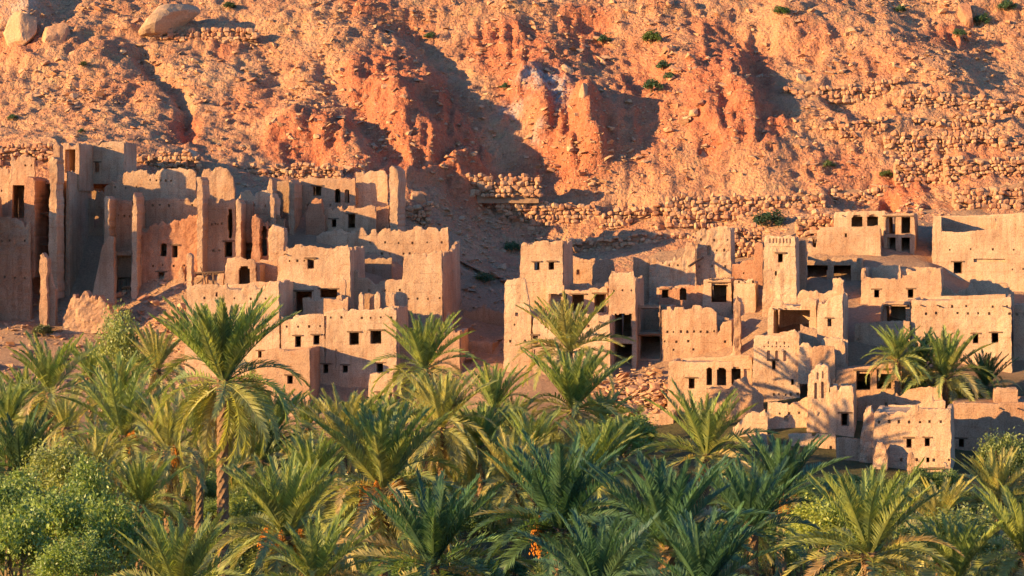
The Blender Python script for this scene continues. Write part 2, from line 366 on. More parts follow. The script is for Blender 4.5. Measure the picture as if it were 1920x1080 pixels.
# ------------------------------------------------------------------ mud-brick building kit
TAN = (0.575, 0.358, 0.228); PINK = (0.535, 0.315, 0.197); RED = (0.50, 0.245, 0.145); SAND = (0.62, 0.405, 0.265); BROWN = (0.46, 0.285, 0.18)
_seed = [100]
def _lines(a, b, s, extra):
    n = max(1, int(math.ceil((b-a)/s))); base = np.linspace(a, b, n+1)
    ex = sorted(v for v in extra if a+.02 < v < b-.02); out = []
    for v in ex:
        if not out or v-out[-1] > 0.03: out.append(v)
    keep = [v for v in base if v in (base[0], base[-1]) or all(abs(v-q) > 0.3*s for q in out)]
    return np.array(sorted(keep+out))
def wall(root, P, Q, top, z0, th=.55, op=(), rec=(), s=.21, jag=.12, batter=.018, amp=.028, name='wall', color=TAN, rough_end=.05, crest=.06):
    """An eroded earth wall from plan point P to Q (front on the right hand of P->Q reversed), crest 'top' = [(u, z)],
    op = voids (u0, v0, u1, v1, kind), rec = recesses (u0, v0, u1, v1, depth, kind)."""
    _seed[0] += 1; sd = _seed[0]
    P = np.asarray(P, float); Q = np.asarray(Q, float); L = float(np.hypot(*(Q-P))); d = (Q-P)/L; nb = np.array([-d[1], d[0]])
    tu = np.array([t[0] for t in top]); tv = np.array([t[1] for t in top])
    br = random.Random(sd*13); bites = [(br.uniform(0, L), br.uniform(.12, .5), br.uniform(.12, .30)*(1+3*jag)) for k in range(int(L/2.2*br.uniform(.4, 1.3)))] if jag >= .08 else []
    def T(u):
        u = np.asarray(u, float); bt = 0.0
        for (b0, bw, bd) in bites: bt = bt+bd*np.clip(1.6-1.6*np.abs(u-b0)/bw, 0, 1)
        return -bt + np.interp(u, tu, tv) + jag*(0.6*vn(u*0.9, sd*.37, 0, sd) + 0.55*vn(u*2.7, 0, 0, sd+7) + 0.6*vn(u*5.5, 0, 0, sd+9)) - jag*.5
    zmax = tv.max()+jag*1.6
    ex_u, ex_v = list(tu), []
    for r in list(op)+list(rec):
        ex_u += [r[0], r[2]]; ex_v += [r[1], r[3]]
        k = r[4] if len(r) == 5 else r[5]
        if k in ('a', 'r'):
            m = 6 if k == 'a' else 5
            ex_u += list(np.linspace(r[0], r[2], m+1)[1:-1])
            if k == 'a': ex_v += list(np.linspace(r[3]-(r[2]-r[0])*.6, r[3], 5)[:-1])
    us = _lines(0, L, s, ex_u); vs_ = _lines(z0, zmax, s, ex_v); nu, nv = len(us), len(vs_)
    uc, vc = (us[1:]+us[:-1])/2, (vs_[1:]+vs_[:-1])/2
    Tc = T(uc); Tl = T(us)
    dep = np.zeros((nu-1, nv-1)); void = vs_[None, :-1] > (Tc[:, None]-.04)
    UC, VC = np.meshgrid(uc, vc, indexing='ij')
    def inside(r, k):
        u0, v0, u1, v1 = r[:4]
        ins = (UC > u0) & (UC < u1) & (VC > v0) & (VC < v1)
        if k == 'a':
            rad = (u1-u0)/2; c = (u0+u1)/2; sp = v1-rad
            ins &= (VC < sp) | ((UC-c)**2+(VC-sp)**2 < rad*rad*1.08)
        if k == 'r':
            ed = np.minimum(np.minimum(UC-u0, u1-UC), np.minimum(v1-VC, VC-v0+.4))
            ins &= ed > 0.10*(vn(UC*2.1, VC*2.1, 0, sd+3)+.1)
        return ins
    for r in op: void |= inside(r, r[4])
    for r in rec:
        i = inside(r, r[5]); dep[i] = r[4]
    # vertex fields
    U, V = np.meshgrid(us, vs_, indexing='ij')
    V = np.minimum(V, Tl[:, None])
    h = np.clip(V-z0, 0, None); dt = np.clip(Tl[:, None]-V, 0, None)
    ed = np.minimum(U, L-U)
    f = amp*(1.1*fbm(U*.5, V*.5, sd, sd, 3) + .7*vn(U*1.9, V*1.9, sd, sd+1) + .35*vn(U*5, V*5, 0, sd+2))
    g = amp*(1.1*fbm(U*.5, V*.5, sd+50, sd+4, 3) + .5*vn(U*2.3, V*2.3, 0, sd+5))
    cr = min(crest, th*.3)*np.exp(-dt/.14)
    wf = f + batter*h + cr; wb = th + g - min(batter, .2*th/max(h.max(), 1))*h - cr
    wb = np.maximum(wb, wf+.12)
    UU = U + batter*h*(1-2*U/L) + np.where(U < L/2, 1, -1)*np.exp(-ed/.25)*(rough_end*(.8*vn(V*.8, sd, U, sd+6)+.8*vn(V*3.5, sd, 0, sd+8)))
    VV = V + .3*amp*vn(U*3, V*3, 0, sd+11)*(dt > .05)
    def pos(i, j, wv): 
        p = P + d*UU[i, j] + nb*wv; return (p[0], p[1], VV[i, j])
    verts, idx, faces = [], {}, []
    ox, oy, oz = root.location if root else (0, 0, 0)
    def vid(i, j, lay):
        k = (i, j, lay); q = idx.get(k)
        if q is None:
            wv = wb[i, j] if lay == 'b' else min(wf[i, j]+lay, wb[i, j]-.05)
            p = pos(i, j, wv); q = idx[k] = len(verts); verts.append((p[0]-ox, p[1]-oy, p[2]-oz))
        return q
    nI, nJ = nu-1, nv-1
    lay = np.round(dep, 3)
    for i in range(nI):
        for j in range(nJ):
            if void[i, j]: continue
            l = float(lay[i, j])
            faces.append((vid(i, j, l), vid(i+1, j, l), vid(i+1, j+1, l), vid(i, j+1, l)))
            faces.append((vid(i+1, j, 'b'), vid(i, j, 'b'), vid(i, j+1, 'b'), vid(i+1, j+1, 'b')))
            for di, dj, a, b in ((-1, 0, (i, j+1), (i, j)), (1, 0, (i+1, j), (i+1, j+1)), (0, 1, (i+1, j+1), (i, j+1)), (0, -1, (i, j), (i+1, j))):
                ii, jj = i+di, j+dj
                out = not (0 <= ii < nI and 0 <= jj < nJ) or void[ii, jj]
                if out: 
                    if jj < 0: continue
                    faces.append((vid(*b, l), vid(*a, l), vid(*a, 'b'), vid(*b, 'b')) if False else (vid(*a, l), vid(*b, l), vid(*b, 'b'), vid(*a, 'b')))
                elif lay[ii, jj] > l:
                    l2 = float(lay[ii, jj]); faces.append((vid(*a, l), vid(*b, l), vid(*b, l2), vid(*a, l2)))
    me = mesh(name, verts, faces, ADOBE)
    return link(name, me, root, color=color)
def slab(root, pts, z, th=.25, name='roof', color=TAN, step=.6, bumpy=.06):
    """A flat earth roof or floor over the plan quadrilateral pts (front-left, front-right, back-right, back-left)."""
    _seed[0] += 1; sd = _seed[0]; p = [np.asarray(q, float) for q in pts]
    n = max(2, int(np.hypot(*(p[1]-p[0]))/step)); m = max(2, int(np.hypot(*(p[3]-p[0]))/step)); ox, oy, oz = root.location
    V, F = [], []
    for k in (0, 1):
        for j in range(m+1):
            for i in range(n+1):
                a, b = i/n, j/m; q = p[0]*(1-a)*(1-b)+p[1]*a*(1-b)+p[2]*a*b+p[3]*(1-a)*b
                zz = z + (float(vn(q[0]*.7, q[1]*.7, 0, sd))*bumpy if k == 0 else -th)
                V.append((q[0]-ox, q[1]-oy, zz-oz))
    o = (n+1)*(m+1); w_ = n+1
    for j in range(m):
        for i in range(n):
            a = j*w_+i; F.append((a, a+1, a+w_+1, a+w_)); F.append((o+a, o+a+w_, o+a+w_+1, o+a+1))
    for i in range(n): F.append((i, o+i, o+i+1, i+1)); a = m*w_+i; F.append((a+1, o+a+1, o+a, a))
    for j in range(m): a = j*w_; F.append((a+w_, o+a+w_, o+a, a)); a = j*w_+n; F.append((a, o+a, o+a+w_, a+w_))
    return link(name, mesh(name, V, F, ADOBE), root, color=color)
def bar(root, a, b, r=.07, name='beam', mat=None, sides=6):
    """A rough round pole from a to b."""
    a, b = Vector(a), Vector(b); d = (b-a); q = d.normalized().to_track_quat('Z', 'Y'); V, F = [], []; o = Vector(root.location) if root else Vector()
    n = 4
    for k in range(n+1):
        c = a+d*(k/n)+Vector((random.uniform(-.3, .3)*r, random.uniform(-.3, .3)*r, random.uniform(-.3, .3)*r))
        for i in range(sides):
            t = 2*math.pi*i/sides; rr = r*random.uniform(.85, 1.12); V.append(c+q@Vector((rr*math.cos(t), rr*math.sin(t), 0))-o)
    for k in range(n):
        for i in range(sides): F.append((k*sides+i, k*sides+(i+1)%sides, (k+1)*sides+(i+1)%sides, (k+1)*sides+i))
    F.append(tuple(range(sides))[::-1]); F.append(tuple(n*sides+i for i in range(sides)))
    return link(name, mesh(name, V, F, mat or WOOD), root)
def plank(root, c, d, lx, ly, lz, name='lintel', mat=None):
    """A rough squared timber centred at c, its length along plan direction d."""
    o = Vector(root.location); bk = Vector((-d[1], d[0], 0)); dd = Vector((d[0], d[1], 0)); V = []
    for sz in (-1, 1):
        for sy in (-1, 1):
            for sx in (-1, -.3, .35, 1):
                V.append(Vector(c)+dd*sx*lx/2+bk*sy*ly/2+Vector((0, 0, sz*lz/2+random.uniform(-.02, .02)))-o)
    F = []
    for k in range(3):
        F += [(k, k+1, k+5, k+4)[::-1], (8+k, 9+k, 13+k, 12+k), (k, k+8, k+9, k+1)[::-1], (4+k, 5+k, 13+k, 12+k)[::-1]]
    F += [(0, 4, 12, 8)[::-1], (3, 7, 15, 11)]
    return link(name, mesh(name, V, F, mat or WOOD), root)

class Plane:
    """A vertical wall plane: from photo column pl at distance D to column pr, turned 'yaw' degrees to face left."""
    def __init__(s, pl, D, pr, yaw=0.0):
        a = R(yaw); s.A = np.array([(pl-960)/FPX*D, D]); s.d = np.array([math.cos(a), -math.sin(a)]); s.bk = np.array([math.sin(a), math.cos(a)])
        k = (pr-960)/FPX; s.L = (k*s.A[1]-s.A[0])/(s.d[0]-k*s.d[1]); s.B = s.A+s.d*s.L
    def uz(s, px, py):
        k = (px-960)/FPX; u = (k*s.A[1]-s.A[0])/(s.d[0]-k*s.d[1]); y = s.A[1]+s.d[1]*u
        return u, CAMZ-(py-HOR)/FPX*y
    def at(s, u, w=0.0): return s.A+s.d*u+s.bk*w
def conv(pl, op, hol=(), rec=()):
    o2, r2 = [], []
    for q in op:
        x0, y0, x1, y1 = q[:4]; k = q[4] if len(q) > 4 else 'w'
        u0, v1 = pl.uz(x0, y0); u1, v0 = pl.uz(x1, y1); _, v1b = pl.uz(x1, y0); o2.append((u0, v0, u1, (v1+v1b)/2, k))
    for (x0, x1, y, n) in hol:
        for i in range(n):
            if n > 3 and random.random() < .12: continue
            x = x0+(x1-x0)*(i/(n-1) if n > 1 else .5)+random.uniform(-1.5, 1.5); u, v = pl.uz(x, y+random.uniform(-1, 1)); q = random.uniform(.09, .14)
            r2.append((u-q*.8, v-q*.8, u+q*.8, v+q, .3, 'h'))
    for q in rec:
        x0, y0, x1, y1, dp = q[:5]; u0, v1 = pl.uz(x0, y0); u1, v0 = pl.uz(x1, y1); r2.append((u0, v0, u1, v1, dp, q[5] if len(q) > 5 else 'w'))
    return o2, r2
def frame(root, par, pl, u0, v0, u1, v1, w):
    V, F = [], []; ox, oy, oz = root.location; t = .07
    for (a, b, c, d) in ((u0, v0, u1, v0+t), (u0, v1-t, u1, v1), (u0, v0+t, u0+t, v1-t), (u1-t, v0+t, u1, v1-t)):
        k = len(V)
        for ww in (w, w+.09):
            for (u, v) in ((a, b), (c, b), (c, d), (a, d)): p = pl.at(u, ww); V.append((p[0]-ox, p[1]-oy, v-oz))
        F += [tuple(k+i for i in q) for q in ((0, 1, 2, 3), (7, 6, 5, 4), (0, 4, 5, 1), (1, 5, 6, 2), (2, 6, 7, 3), (3, 7, 4, 0))]
    return link('window_frame', mesh('window_frame', V, F, WOOD), par)
def lintels(root, pl, o2, th, par):
    for (u0, v0, u1, v1, k) in o2:
        if k == 'w' and .3 < u1-u0 < 2.2:
            p = pl.at((u0+u1)/2, .13+th*.1); h = random.uniform(.10, .15)
            plank(root, (p[0], p[1], v1+h/2-.02), pl.d, (u1-u0)+random.uniform(.35, .6), .34, h).parent = par
            if u1-u0 < 1.3: frame(root, par, pl, u0-.01, v0-.01, u1+.01, v1+.01, th*.62)
def W(root, pl, D, pr, yaw, top, bot, op=(), hol=(), rec=(), th=.55, **kw):
    """One wall traced in photo pixels on a plane of its own; 'bot' a pixel row."""
    p = Plane(pl, D, pr, yaw); t = [p.uz(*q) for q in top]; z0 = p.uz((pl+pr)/2, bot)[1]
    o2, r2 = conv(p, op, hol, rec); wo = wall(root, p.A, p.B, t, z0, th, o2, r2, **kw); lintels(root, p, o2, th, wo); return p
def fin(root, x0, x1, D, y0, y1, length, yaw=8, color=TAN, lean=0, **kw):
    """The ragged end of a cross wall that runs back from the viewer."""
    p = Plane(x0, D, x1, yaw); mid = (x0+x1)/2
    t = [p.uz(x0, y0+5), p.uz(x0+.3*(x1-x0), y0), p.uz(mid, y0+1), p.uz(x1, y0+7)]
    return wall(root, p.A, p.B, t, p.uz(mid, y1)[1], length, s=.2, jag=.22, batter=.004, amp=.05, rough_end=.075, color=color, **kw)
def room(root, p, u0, u1, w0, dep, zb, zt, color=TAN, roof=True, floor=True):
    """Back wall, cheeks, floor and roof of a room behind an opening."""
    a, b = p.at(u0, w0), p.at(u1, w0); a2, b2 = p.at(u0, w0+dep), p.at(u1, w0+dep); kw = dict(s=.6, jag=0, batter=0, amp=.03, color=color, rough_end=0, crest=0)
    wall(root, a2, b2, [(0, zt), (u1-u0, zt)], zb, .3, **kw)
    wall(root, a, a2, [(0, zt), (dep, zt)], zb, -.3 if False else .3, **kw)
    wall(root, b2, b, [(0, zt), (dep, zt)], zb, .3, **kw)
    if roof: slab(root, (a, b, b2, a2), zt+.12, .3, 'roof', color)
    if floor: slab(root, (a, b, b2, a2), zb+.02, .2, 'floor', color)
def house(name, label, cat, pl, D, pr, yaw, dep, top, op=(), hol=(), rec=(), roof=None, z0=None, th=.6, color=TAN, sides='rlb', rdrop=0.0, ldrop=0.0, bdrop=0.0,
          rop=(), jag=.14, floors=(), group=None, **kw):
    """A building: front traced in photo pixels, side and back walls, flat roof sunk behind the parapet ('roof' a pixel row on the front plane)."""
    p = Plane(pl, D, pr, yaw); A, B, bk = p.A, p.B, p.bk
    zb = min(gz(*q) for q in (A, B, A+bk*dep, B+bk*dep))-1.0 if z0 is None else z0
    c = (A+B)/2; root = empty(name, (c[0], c[1], gz(*c)), label, cat, group)
    t = [p.uz(*q) for q in top]; o2, r2 = conv(p, op, hol, rec)
    wo = wall(root, A, B, t, zb, th, o2, r2, jag=jag, color=color, **kw); lintels(root, p, o2, th, wo)
    zl, zr = t[0][1], t[-1][1]; L2 = dep-th
    if 'r' in sides: wall(root, B+bk*th, B+bk*dep, [(0, zr), (L2, zr-rdrop)], zb, th, rop, [], s=.35, jag=jag, color=color)
    if 'l' in sides: wall(root, A+bk*dep, A+bk*th, [(0, zl-ldrop), (L2, zl)], zb, th, s=.35, jag=jag, color=color)
    if 'b' in sides:
        wall(root, p.at(p.L-th, dep), p.at(th, dep), [(0, zr-rdrop-bdrop), (p.L-2*th, zl-ldrop-bdrop)], zb, th*.8, s=.4, jag=jag, color=color)
    q = (p.at(th*.5, th*.5), p.at(p.L-th*.5, th*.5), p.at(p.L-th*.5, dep-th*.5), p.at(th*.5, dep-th*.5))
    if roof is not None:
        zr_ = p.uz((pl+pr)/2, roof)[1]; slab(root, q, zr_, .3, 'roof', color)
        if p.L > 4 and random.random() < .4:
            for x in np.arange(.9, p.L-.7, random.uniform(1.1, 1.9)):
                if random.random() < .6:
                    a = p.at(x, .25); b = p.at(x+random.uniform(-.05, .05), -random.uniform(.15, .4)); bar(root, (a[0], a[1], zr_-.22), (b[0], b[1], zr_-.25), .055)
    for fy in floors: slab(root, q, p.uz((pl+pr)/2, fy)[1], .25, 'floor', color)
    return root, p

# ------------------------------------------------------------------ the village, left cluster
def ruin(name, label, px, py, D, cat='ruin'):
    p = P3(px, py, D); return empty(name, (p[0], p[1], gz(p[0], p[1])), label, cat)
def side(root, a, b, top, zb, th=.6, **kw):      # a cross wall in plan coordinates, top = heights at both ends
    L = math.hypot(b[0]-a[0], b[1]-a[1]); return wall(root, a, b, [(L*i/(len(top)-1), z) for i, z in enumerate(top)], zb, th, **kw)
def roomat(root, p, x0, y0, x1, y1, dep=3.5, w0=.55, color=TAN, roof=True, pad=.5):
    u0, zt = p.uz(x0, y0); u1, zb = p.uz(x1, y1); room(root, p, u0-pad, u1+pad, w0, dep, zb-.05, zt+.15, color, roof)

# far left kasbah
r = ruin('kasbah_ruin', 'red-edged ruin at the far left edge with a pillar beside stacked dark bays', 40, 600, 204)
W(r, -120, 203, 58, 5, [(-120,402),(0,406),(30,404),(58,412)], 660, th=.7, amp=.09, color=BROWN, hol=[(5,50,452,4),(8,48,520,3)])
W(r, -60, 206, 24, 5, [(-60,316),(0,312),(20,316),(24,330)], 440, color=PINK, hol=[(2,18,358,2)])
p = W(r, 14, 205, 66, 5, [(14,332),(18,293),(40,290),(66,294)], 430, op=[(22,347,46,409,'r')], color=PINK, hol=[(48,60,310,2)])
roomat(r, p, 22, 347, 46, 409, 3)
fin(r, 44, 65, 203.2, 326, 520, 4.5, 5, RED)
p = W(r, 62, 206.5, 100, 5, [(62,332),(100,334)], 560, op=[(66,343,97,397,'r'),(66,403,97,456,'r'),(66,461,97,520,'r')], color=RED)
roomat(r, p, 66, 343, 97, 397, 3.5); roomat(r, p, 66, 403, 97, 456, 3.5); roomat(r, p, 66, 461, 97, 520, 3.5)
for y in (400, 458):
    a, b = P3(60, y, 205), P3(100, y, 205)
    for k in (0, .5, 1.0): bar(r, a+np.array([0, k, 0]), b+np.array([0, k, 0]), .09)
house('mud_brick_house', 'added plain mud-brick block beyond the left edge, shading the far left wall', 'house', -220, 199.5, -30, 5, 6, [(-220,360),(-30,366)], roof=370, color=PINK)  # block added beyond the left edge to cast shade on the kasbah wall

# tall tower and its courtyard walls
r = ruin('tower_ruin', 'tall thin ragged wall end standing higher than its neighbours near the left edge', 105, 580, 203)
fin(r, 92, 107, 203, 290, 560, 2.4, 5); fin(r, 100, 112, 205.3, 263, 400, 1.2, 5)
p = Plane(112, 204.6, 130, 6); zb = P3(110, 640, 205)[2]; zA = P3(112, 318, 206)[2]
side(r, p.at(.55, 1.6), p.at(.55, 9.5), [zA, zA-.1, zA-.5, zA-1.6], zb, .6, jag=.25)
zT = P3(112, 268, 210)[2]; side(r, p.at(.5, 4.6), p.at(.5, 9.2), [zT, zT], zA-2, .5, jag=.1)
W(r, 158, 212.5, 202, 5, [(158,370),(176,372),(180,356),(202,360)], 620, op=[(174,405,185,427,'a')], hol=[(165,195,450,4),(165,195,490,3)], color=PINK)
house('mud_brick_house', 'small flat-roofed upper house with a wide dark opening and narrow door, top left', 'house', 116, 214, 233, 5, 5,
      [(116,267),(170,266),(233,265)], op=[(121,280,162,324),(177,304,186,326)], roof=272, color=TAN, z0=P3(150, 345, 214)[2], jag=.08, floors=[323])
r = empty('eroded_pillar', tuple(P3(83, 600, 199)), 'freestanding tapering mud pillar on the bare slope, lower left', 'pillar')
fin(r, 74, 88, 199, 476, 610, 1.3, 5, PINK); W(r, 90, 199.6, 104, 5, [(90,505),(104,540)], 610, th=.8, color=PINK, jag=.25)
r = empty('eroded_wall', tuple(P3(165, 600, 199)), 'low melted stump of lit mud wall on the slope beside the pillar', 'ruin')
W(r, 118, 199.5, 213, 4, [(118,598),(130,556),(140,541),(158,543),(165,552),(190,556),(200,560),(213,590)], 625, th=1.6, amp=.13, jag=.55, s=.15, color=PINK)

# ribbed ruin of four bays
r = ruin('kasbah_ruin', 'large ribbed ruin with tall wall fins and ragged open bays, left', 280, 560, 206)
W(r, 193, 211, 368, 5, [(193,348),(206,333),(222,325),(258,317),(350,314),(367,322)], 440, hol=[(272,322,338,6),(215,255,352,3)], jag=.2)
fin(r, 195, 205, 205, 367, 575, 2.8, 5); W(r, 171, 204.3, 215, 5, [(171,545),(180,505),(189,464),(203,442),(215,440)], 590, th=.9, jag=.2, color=PINK); fin(r, 247, 257, 205, 358, 575, 3.2, 5); fin(r, 369, 380, 204.2, 327, 520, 3.0, 5)
W(r, 203, 207.3, 250, 5, [(203,372),(250,374)], 520, color=PINK, hol=[(212,244,405,4)])
p = W(r, 214, 206, 250, 5, [(214,470),(250,468)], 580, op=[(217,479,247,558,'r')], color=BROWN)
roomat(r, p, 217, 479, 247, 558, 3.5)
for k in range(4): a = P3(221+k*8, 525, 206.2); bar(r, a, a+np.array([0, 0, -1.9]), .05, 'post')
W(r, 255, 208.4, 372, 5, [(255,374),(300,371),(372,372)], 470, color=BROWN, hol=[(270,360,385,7)])
p = W(r, 258, 206.5, 372, 5, [(258,428),(280,420),(300,414),(318,410),(340,404),(372,400)], 560, op=[(300,456,312,481,'a'),(322,460,333,483),(296,510,308,532)],
      hol=[(265,365,498,6)], jag=.35, amp=.08, color=RED)
for q in ((300,456,312,481), (322,460,333,483), (296,510,308,532)): roomat(r, p, *q, 2.2, pad=.25)
slab(r, (p.at(0, .5), p.at(p.L, .5), p.at(p.L, 2.2), p.at(0, 2.2)), p.uz(310, 428)[1], .4, 'floor', PINK, bumpy=.25)
W(r, 334, 205.5, 346, 5, [(334,505),(340,494),(346,512)], 545, th=.6, jag=.2, color=PINK)

# ruin of broken piers right of the ribs
r = ruin('kasbah_ruin', 'ruin of broken piers and slit windows above the arched doorway', 450, 500, 207)
p = W(r, 380, 206.3, 443, 5, [(380,371),(443,373)], 520, op=[(427,392,437,447,'r'),(421,453,436,482)], hol=[(390,415,420,5),(388,412,470,3)], color=TAN)
roomat(r, p, 427, 392, 437, 447, 2.5, pad=.3); roomat(r, p, 421, 453, 436, 482, 2.5, pad=.3)
W(r, 376, 209.5, 440, 5, [(376,330),(380,318),(398,312),(425,312),(438,328),(440,345)], 400, jag=.15, color=PINK)
fin(r, 442, 452, 204.4, 370, 495, 2.4, 5)
p = W(r, 450, 206.8, 476, 5, [(450,374),(476,376)], 500, op=[(457,455,473,486,'r')], color=PINK); roomat(r, p, 457, 455, 473, 486, 2)
W(r, 438, 208.6, 516, 5, [(438,364),(458,356),(500,357),(512,364),(516,400)], 470, jag=.25, hol=[(455,500,385,3)])
fin(r, 472, 487, 204, 400, 500, 1.4, 5, RED); fin(r, 502, 532, 203.6, 419, 500, 1.8, 5); fin(r, 506, 515, 205.6, 362, 440, 3, 5)
p = W(r, 486, 204.6, 503, 5, [(486,413),(503,414)], 500, op=[(488,424,501,480,'r')], color=RED); roomat(r, p, 488, 424, 501, 480, 2)
W(r, 474, 206.6, 534, 5, [(474,402),(534,404)], 510, color=BROWN)
r = ruin('arched_doorway', 'small mud front with one round-arched doorway above the lit house', 450, 535, 199.5)
p = W(r, 421, 199.5, 480, 6, [(421,500),(424,484),(440,482),(478,485),(480,492)], 570, op=[(447,499,469,538,'a')], jag=.1); roomat(r, p, 447, 499, 469, 538, 2.5)
W(r, 478, 202, 520, 6, [(478,486),(520,487)], 570, color=PINK)
fin(r, 350, 359, 200, 470, 545, 1.0, 5); W(r, 404, 200, 420, 5, [(404,518),(412,508),(420,512)], 560, th=.5)
r = ruin('timber_frame', 'collapsed pole frame leaning on mud stubs below the ribbed ruin', 385, 530, 200, 'frame')
fin(r, 378, 388, 200.4, 505, 545, .6, 5, PINK)
bar(r, P3(364, 512, 200), P3(420, 510, 200), .09); bar(r, P3(370, 532, 199.6), P3(392, 512, 200), .08); bar(r, P3(386, 532, 199.4), P3(376, 500, 200.4), .07)
bar(r, P3(400, 535, 200), P3(400, 510, 200), .1, 'post'); bar(r, P3(366, 515, 200.6), P3(412, 514, 200.6), .08)

# ruin with two arched windows at the back
r = ruin('kasbah_ruin', 'roofless ruin with a pair of arched windows below the clay bluffs', 640, 430, 214)
p = W(r, 546, 215.5, 668, 6, [(546,338),(580,332),(620,332),(660,334),(668,330)], 470, op=[(586,349,602,367),(628,354,639,380,'a'),(647,355,656,380,'a')], hol=[(555,620,385,4)], color=PINK)
for q in ((586,349,602,367), (628,354,639,380), (647,355,656,380)): roomat(r, p, *q, 2.5, pad=.3)
W(r, 664, 216, 728, 6, [(664,322),(690,319),(724,320),(728,330)], 470, color=SAND, amp=.03)
fin(r, 730, 746, 211, 307, 440, 5, 6, TAN); fin(r, 541, 552, 211.5, 336, 470, 4, 6)
W(r, 508, 214, 548, 6, [(508,338),(548,336)], 490, color=BROWN)
p = W(r, 606, 211.5, 706, 6, [(606,392),(640,384),(680,388),(704,383),(706,392)], 470, op=[(621,411,630,426),(652,401,666,428)], color=PINK, jag=.18)
roomat(r, p, 621, 411, 630, 426, 2.5, pad=.3); roomat(r, p, 652, 401, 666, 428, 2.5, pad=.3)
W(r, 572, 211, 610, 6, [(572,392),(585,368),(603,370),(610,400)], 470, th=1.0, jag=.3, color=RED); W(r, 704, 212, 730, 6, [(704,386),(730,384)], 460, color=PINK)
W(r, 498, 210, 512, 6, [(498,350),(505,334),(512,336)], 460, th=2.5, color=TAN)

# walled compound behind the front houses
r = ruin('walled_compound', 'roofless walled compound with a long putlog-holed back wall, centre left', 720, 560, 203, 'compound')
W(r, 590, 209.5, 843, 7, [(590,438),(610,428),(665,432),(668,424),(740,430),(772,430),(776,424),(800,426),(843,424)], 600, hol=[(650,770,476,10),(640,830,455,8)], color=TAN, jag=.22)
p = W(r, 660, 198, 831, 7, [(660,506),(668,506),(670,520),(700,524),(754,523),(757,475),(800,474),(831,468)], 690, hol=[(765,825,560,4),(690,750,545,3)], color=TAN, jag=.12, th=.7)
side(r, p.at(p.L, .7), p.at(p.L, 12), [p.uz(831,472)[1]]*2+[p.uz(831,450)[1]], p.uz(831,690)[1], .7, s=.35)
W(r, 660, 206, 735, 7, [(660,484),(735,482)], 560, color=BROWN)
fin(r, 838, 848, 195, 584, 660, .6, 7, PINK)

# front houses, centre left
house('mud_brick_house', 'broad lit house front behind the tall palm', 'house', 346, 192.6, 525, 8, 7, 
      [(346,540),(352,534),(400,531),(424,531),(428,540),(452,541),(458,532),(500,534),(506,527),(525,527)], roof=545, color=SAND,
      op=[(484,658,491,671),(402,548,406,556)], hol=[(380,500,560,5),(470,515,610,3)], jag=.10)
house('mud_brick_house', 'stepped upper house with a square window and dark porch openings, above the front terrace', 'house', 517, 197.2, 658, 8, 7,
      [(517,482),(530,479),(532,460),(560,457),(590,461),(622,464),(640,459),(655,459),(658,464)], op=[(575,485,588,504),(552,546,584,586),(600,542,633,558)],
      roof=472, color=TAN, hol=[(540,570,490,3)], jag=.12)
r = ruin('terrace_wall', 'low parapet walls and stub posts on the roof terrace of the front house', 620, 590, 194, 'wall')
W(r, 567, 193.5, 652, 8, [(567,556),(580,556),(581,560),(640,560),(652,556)], 600, th=.35, color=PINK)
W(r, 636, 195, 648, 8, [(636,524),(648,524)], 600, th=.5); W(r, 630, 193.3, 641, 8, [(630,552),(641,552)], 600, th=.5, color=TAN)
for x in (671, 701, 729): W(r, x, 192.5, x+11, 8, [(x,550),(x+6,546),(x+11,550)], 605, th=.5, color=SAND)
W(r, 682, 193.4, 702, 8, [(682,549),(702,550)], 600, th=.4, color=BROWN)
house('mud_brick_house', 'bright two-storey house with a vertical crack and four square windows, centre left', 'house', 525, 191.3, 745, 8, 6,
      [(525,594),(560,590),(600,588),(606,590),(608,582),(640,577),(680,580),(720,578),(740,570),(745,574)], roof=600, color=SAND, floors=[660],
      op=[(551,630,563,651),(586,628,598,646),(655,623,673,647),(695,620,716,645),(605,683,615,700),(642,685,652,699),(706,681,719,699),(593,742,618,764)],
      hol=[(535,600,612,4),(620,735,596,7)], rec=[(606,592,611,660,.22,'r'),(608,660,611,700,.15,'r'),(628,655,632,690,.1,'r'),(641,700,643,716,.1,'r')], jag=.09, rdrop=.2)
house('mud_brick_annex', 'square windowed annex jutting out at the foot of the cracked house', 'annex', 488, 187.4, 582, 8, 4.2, [(488,660),(500,655),(520,652),(540,657),(582,654)], roof=660,
      op=[(538,704,549,720)], color=PINK, jag=.05)
house('mud_brick_annex', 'small lit annex with two dark windows beside the palms, centre left', 'annex', 690, 187.6, 738, 8, 3.5, [(690,701),(715,698),(738,700)], roof=705,
      op=[(707,736,716,752),(730,736,736,752)], color=SAND, jag=.05)
house('mud_brick_house', 'reddish low house partly hidden by a palm crown, right of the cracked house', 'house', 741, 191.5, 863, 8, 5, [(741,630),(790,622),(838,622),(850,614),(863,620)], roof=632, color=PINK, jag=.1)
house('mud_brick_house', 'low dark house with one small window in the shaded gap', 'house', 862, 196, 924, 9, 4, [(862,640),(895,638),(924,642)], roof=650, op=[(880,680,892,695)], color=PINK)
r = ruin('retaining_wall', 'long shaded mud wall at the back of the dark gap between the clusters', 905, 640, 206, 'wall')
W(r, 850, 206.5, 952, 8, [(850,580),(880,584),(905,572),(952,590)], 700, color=BROWN)

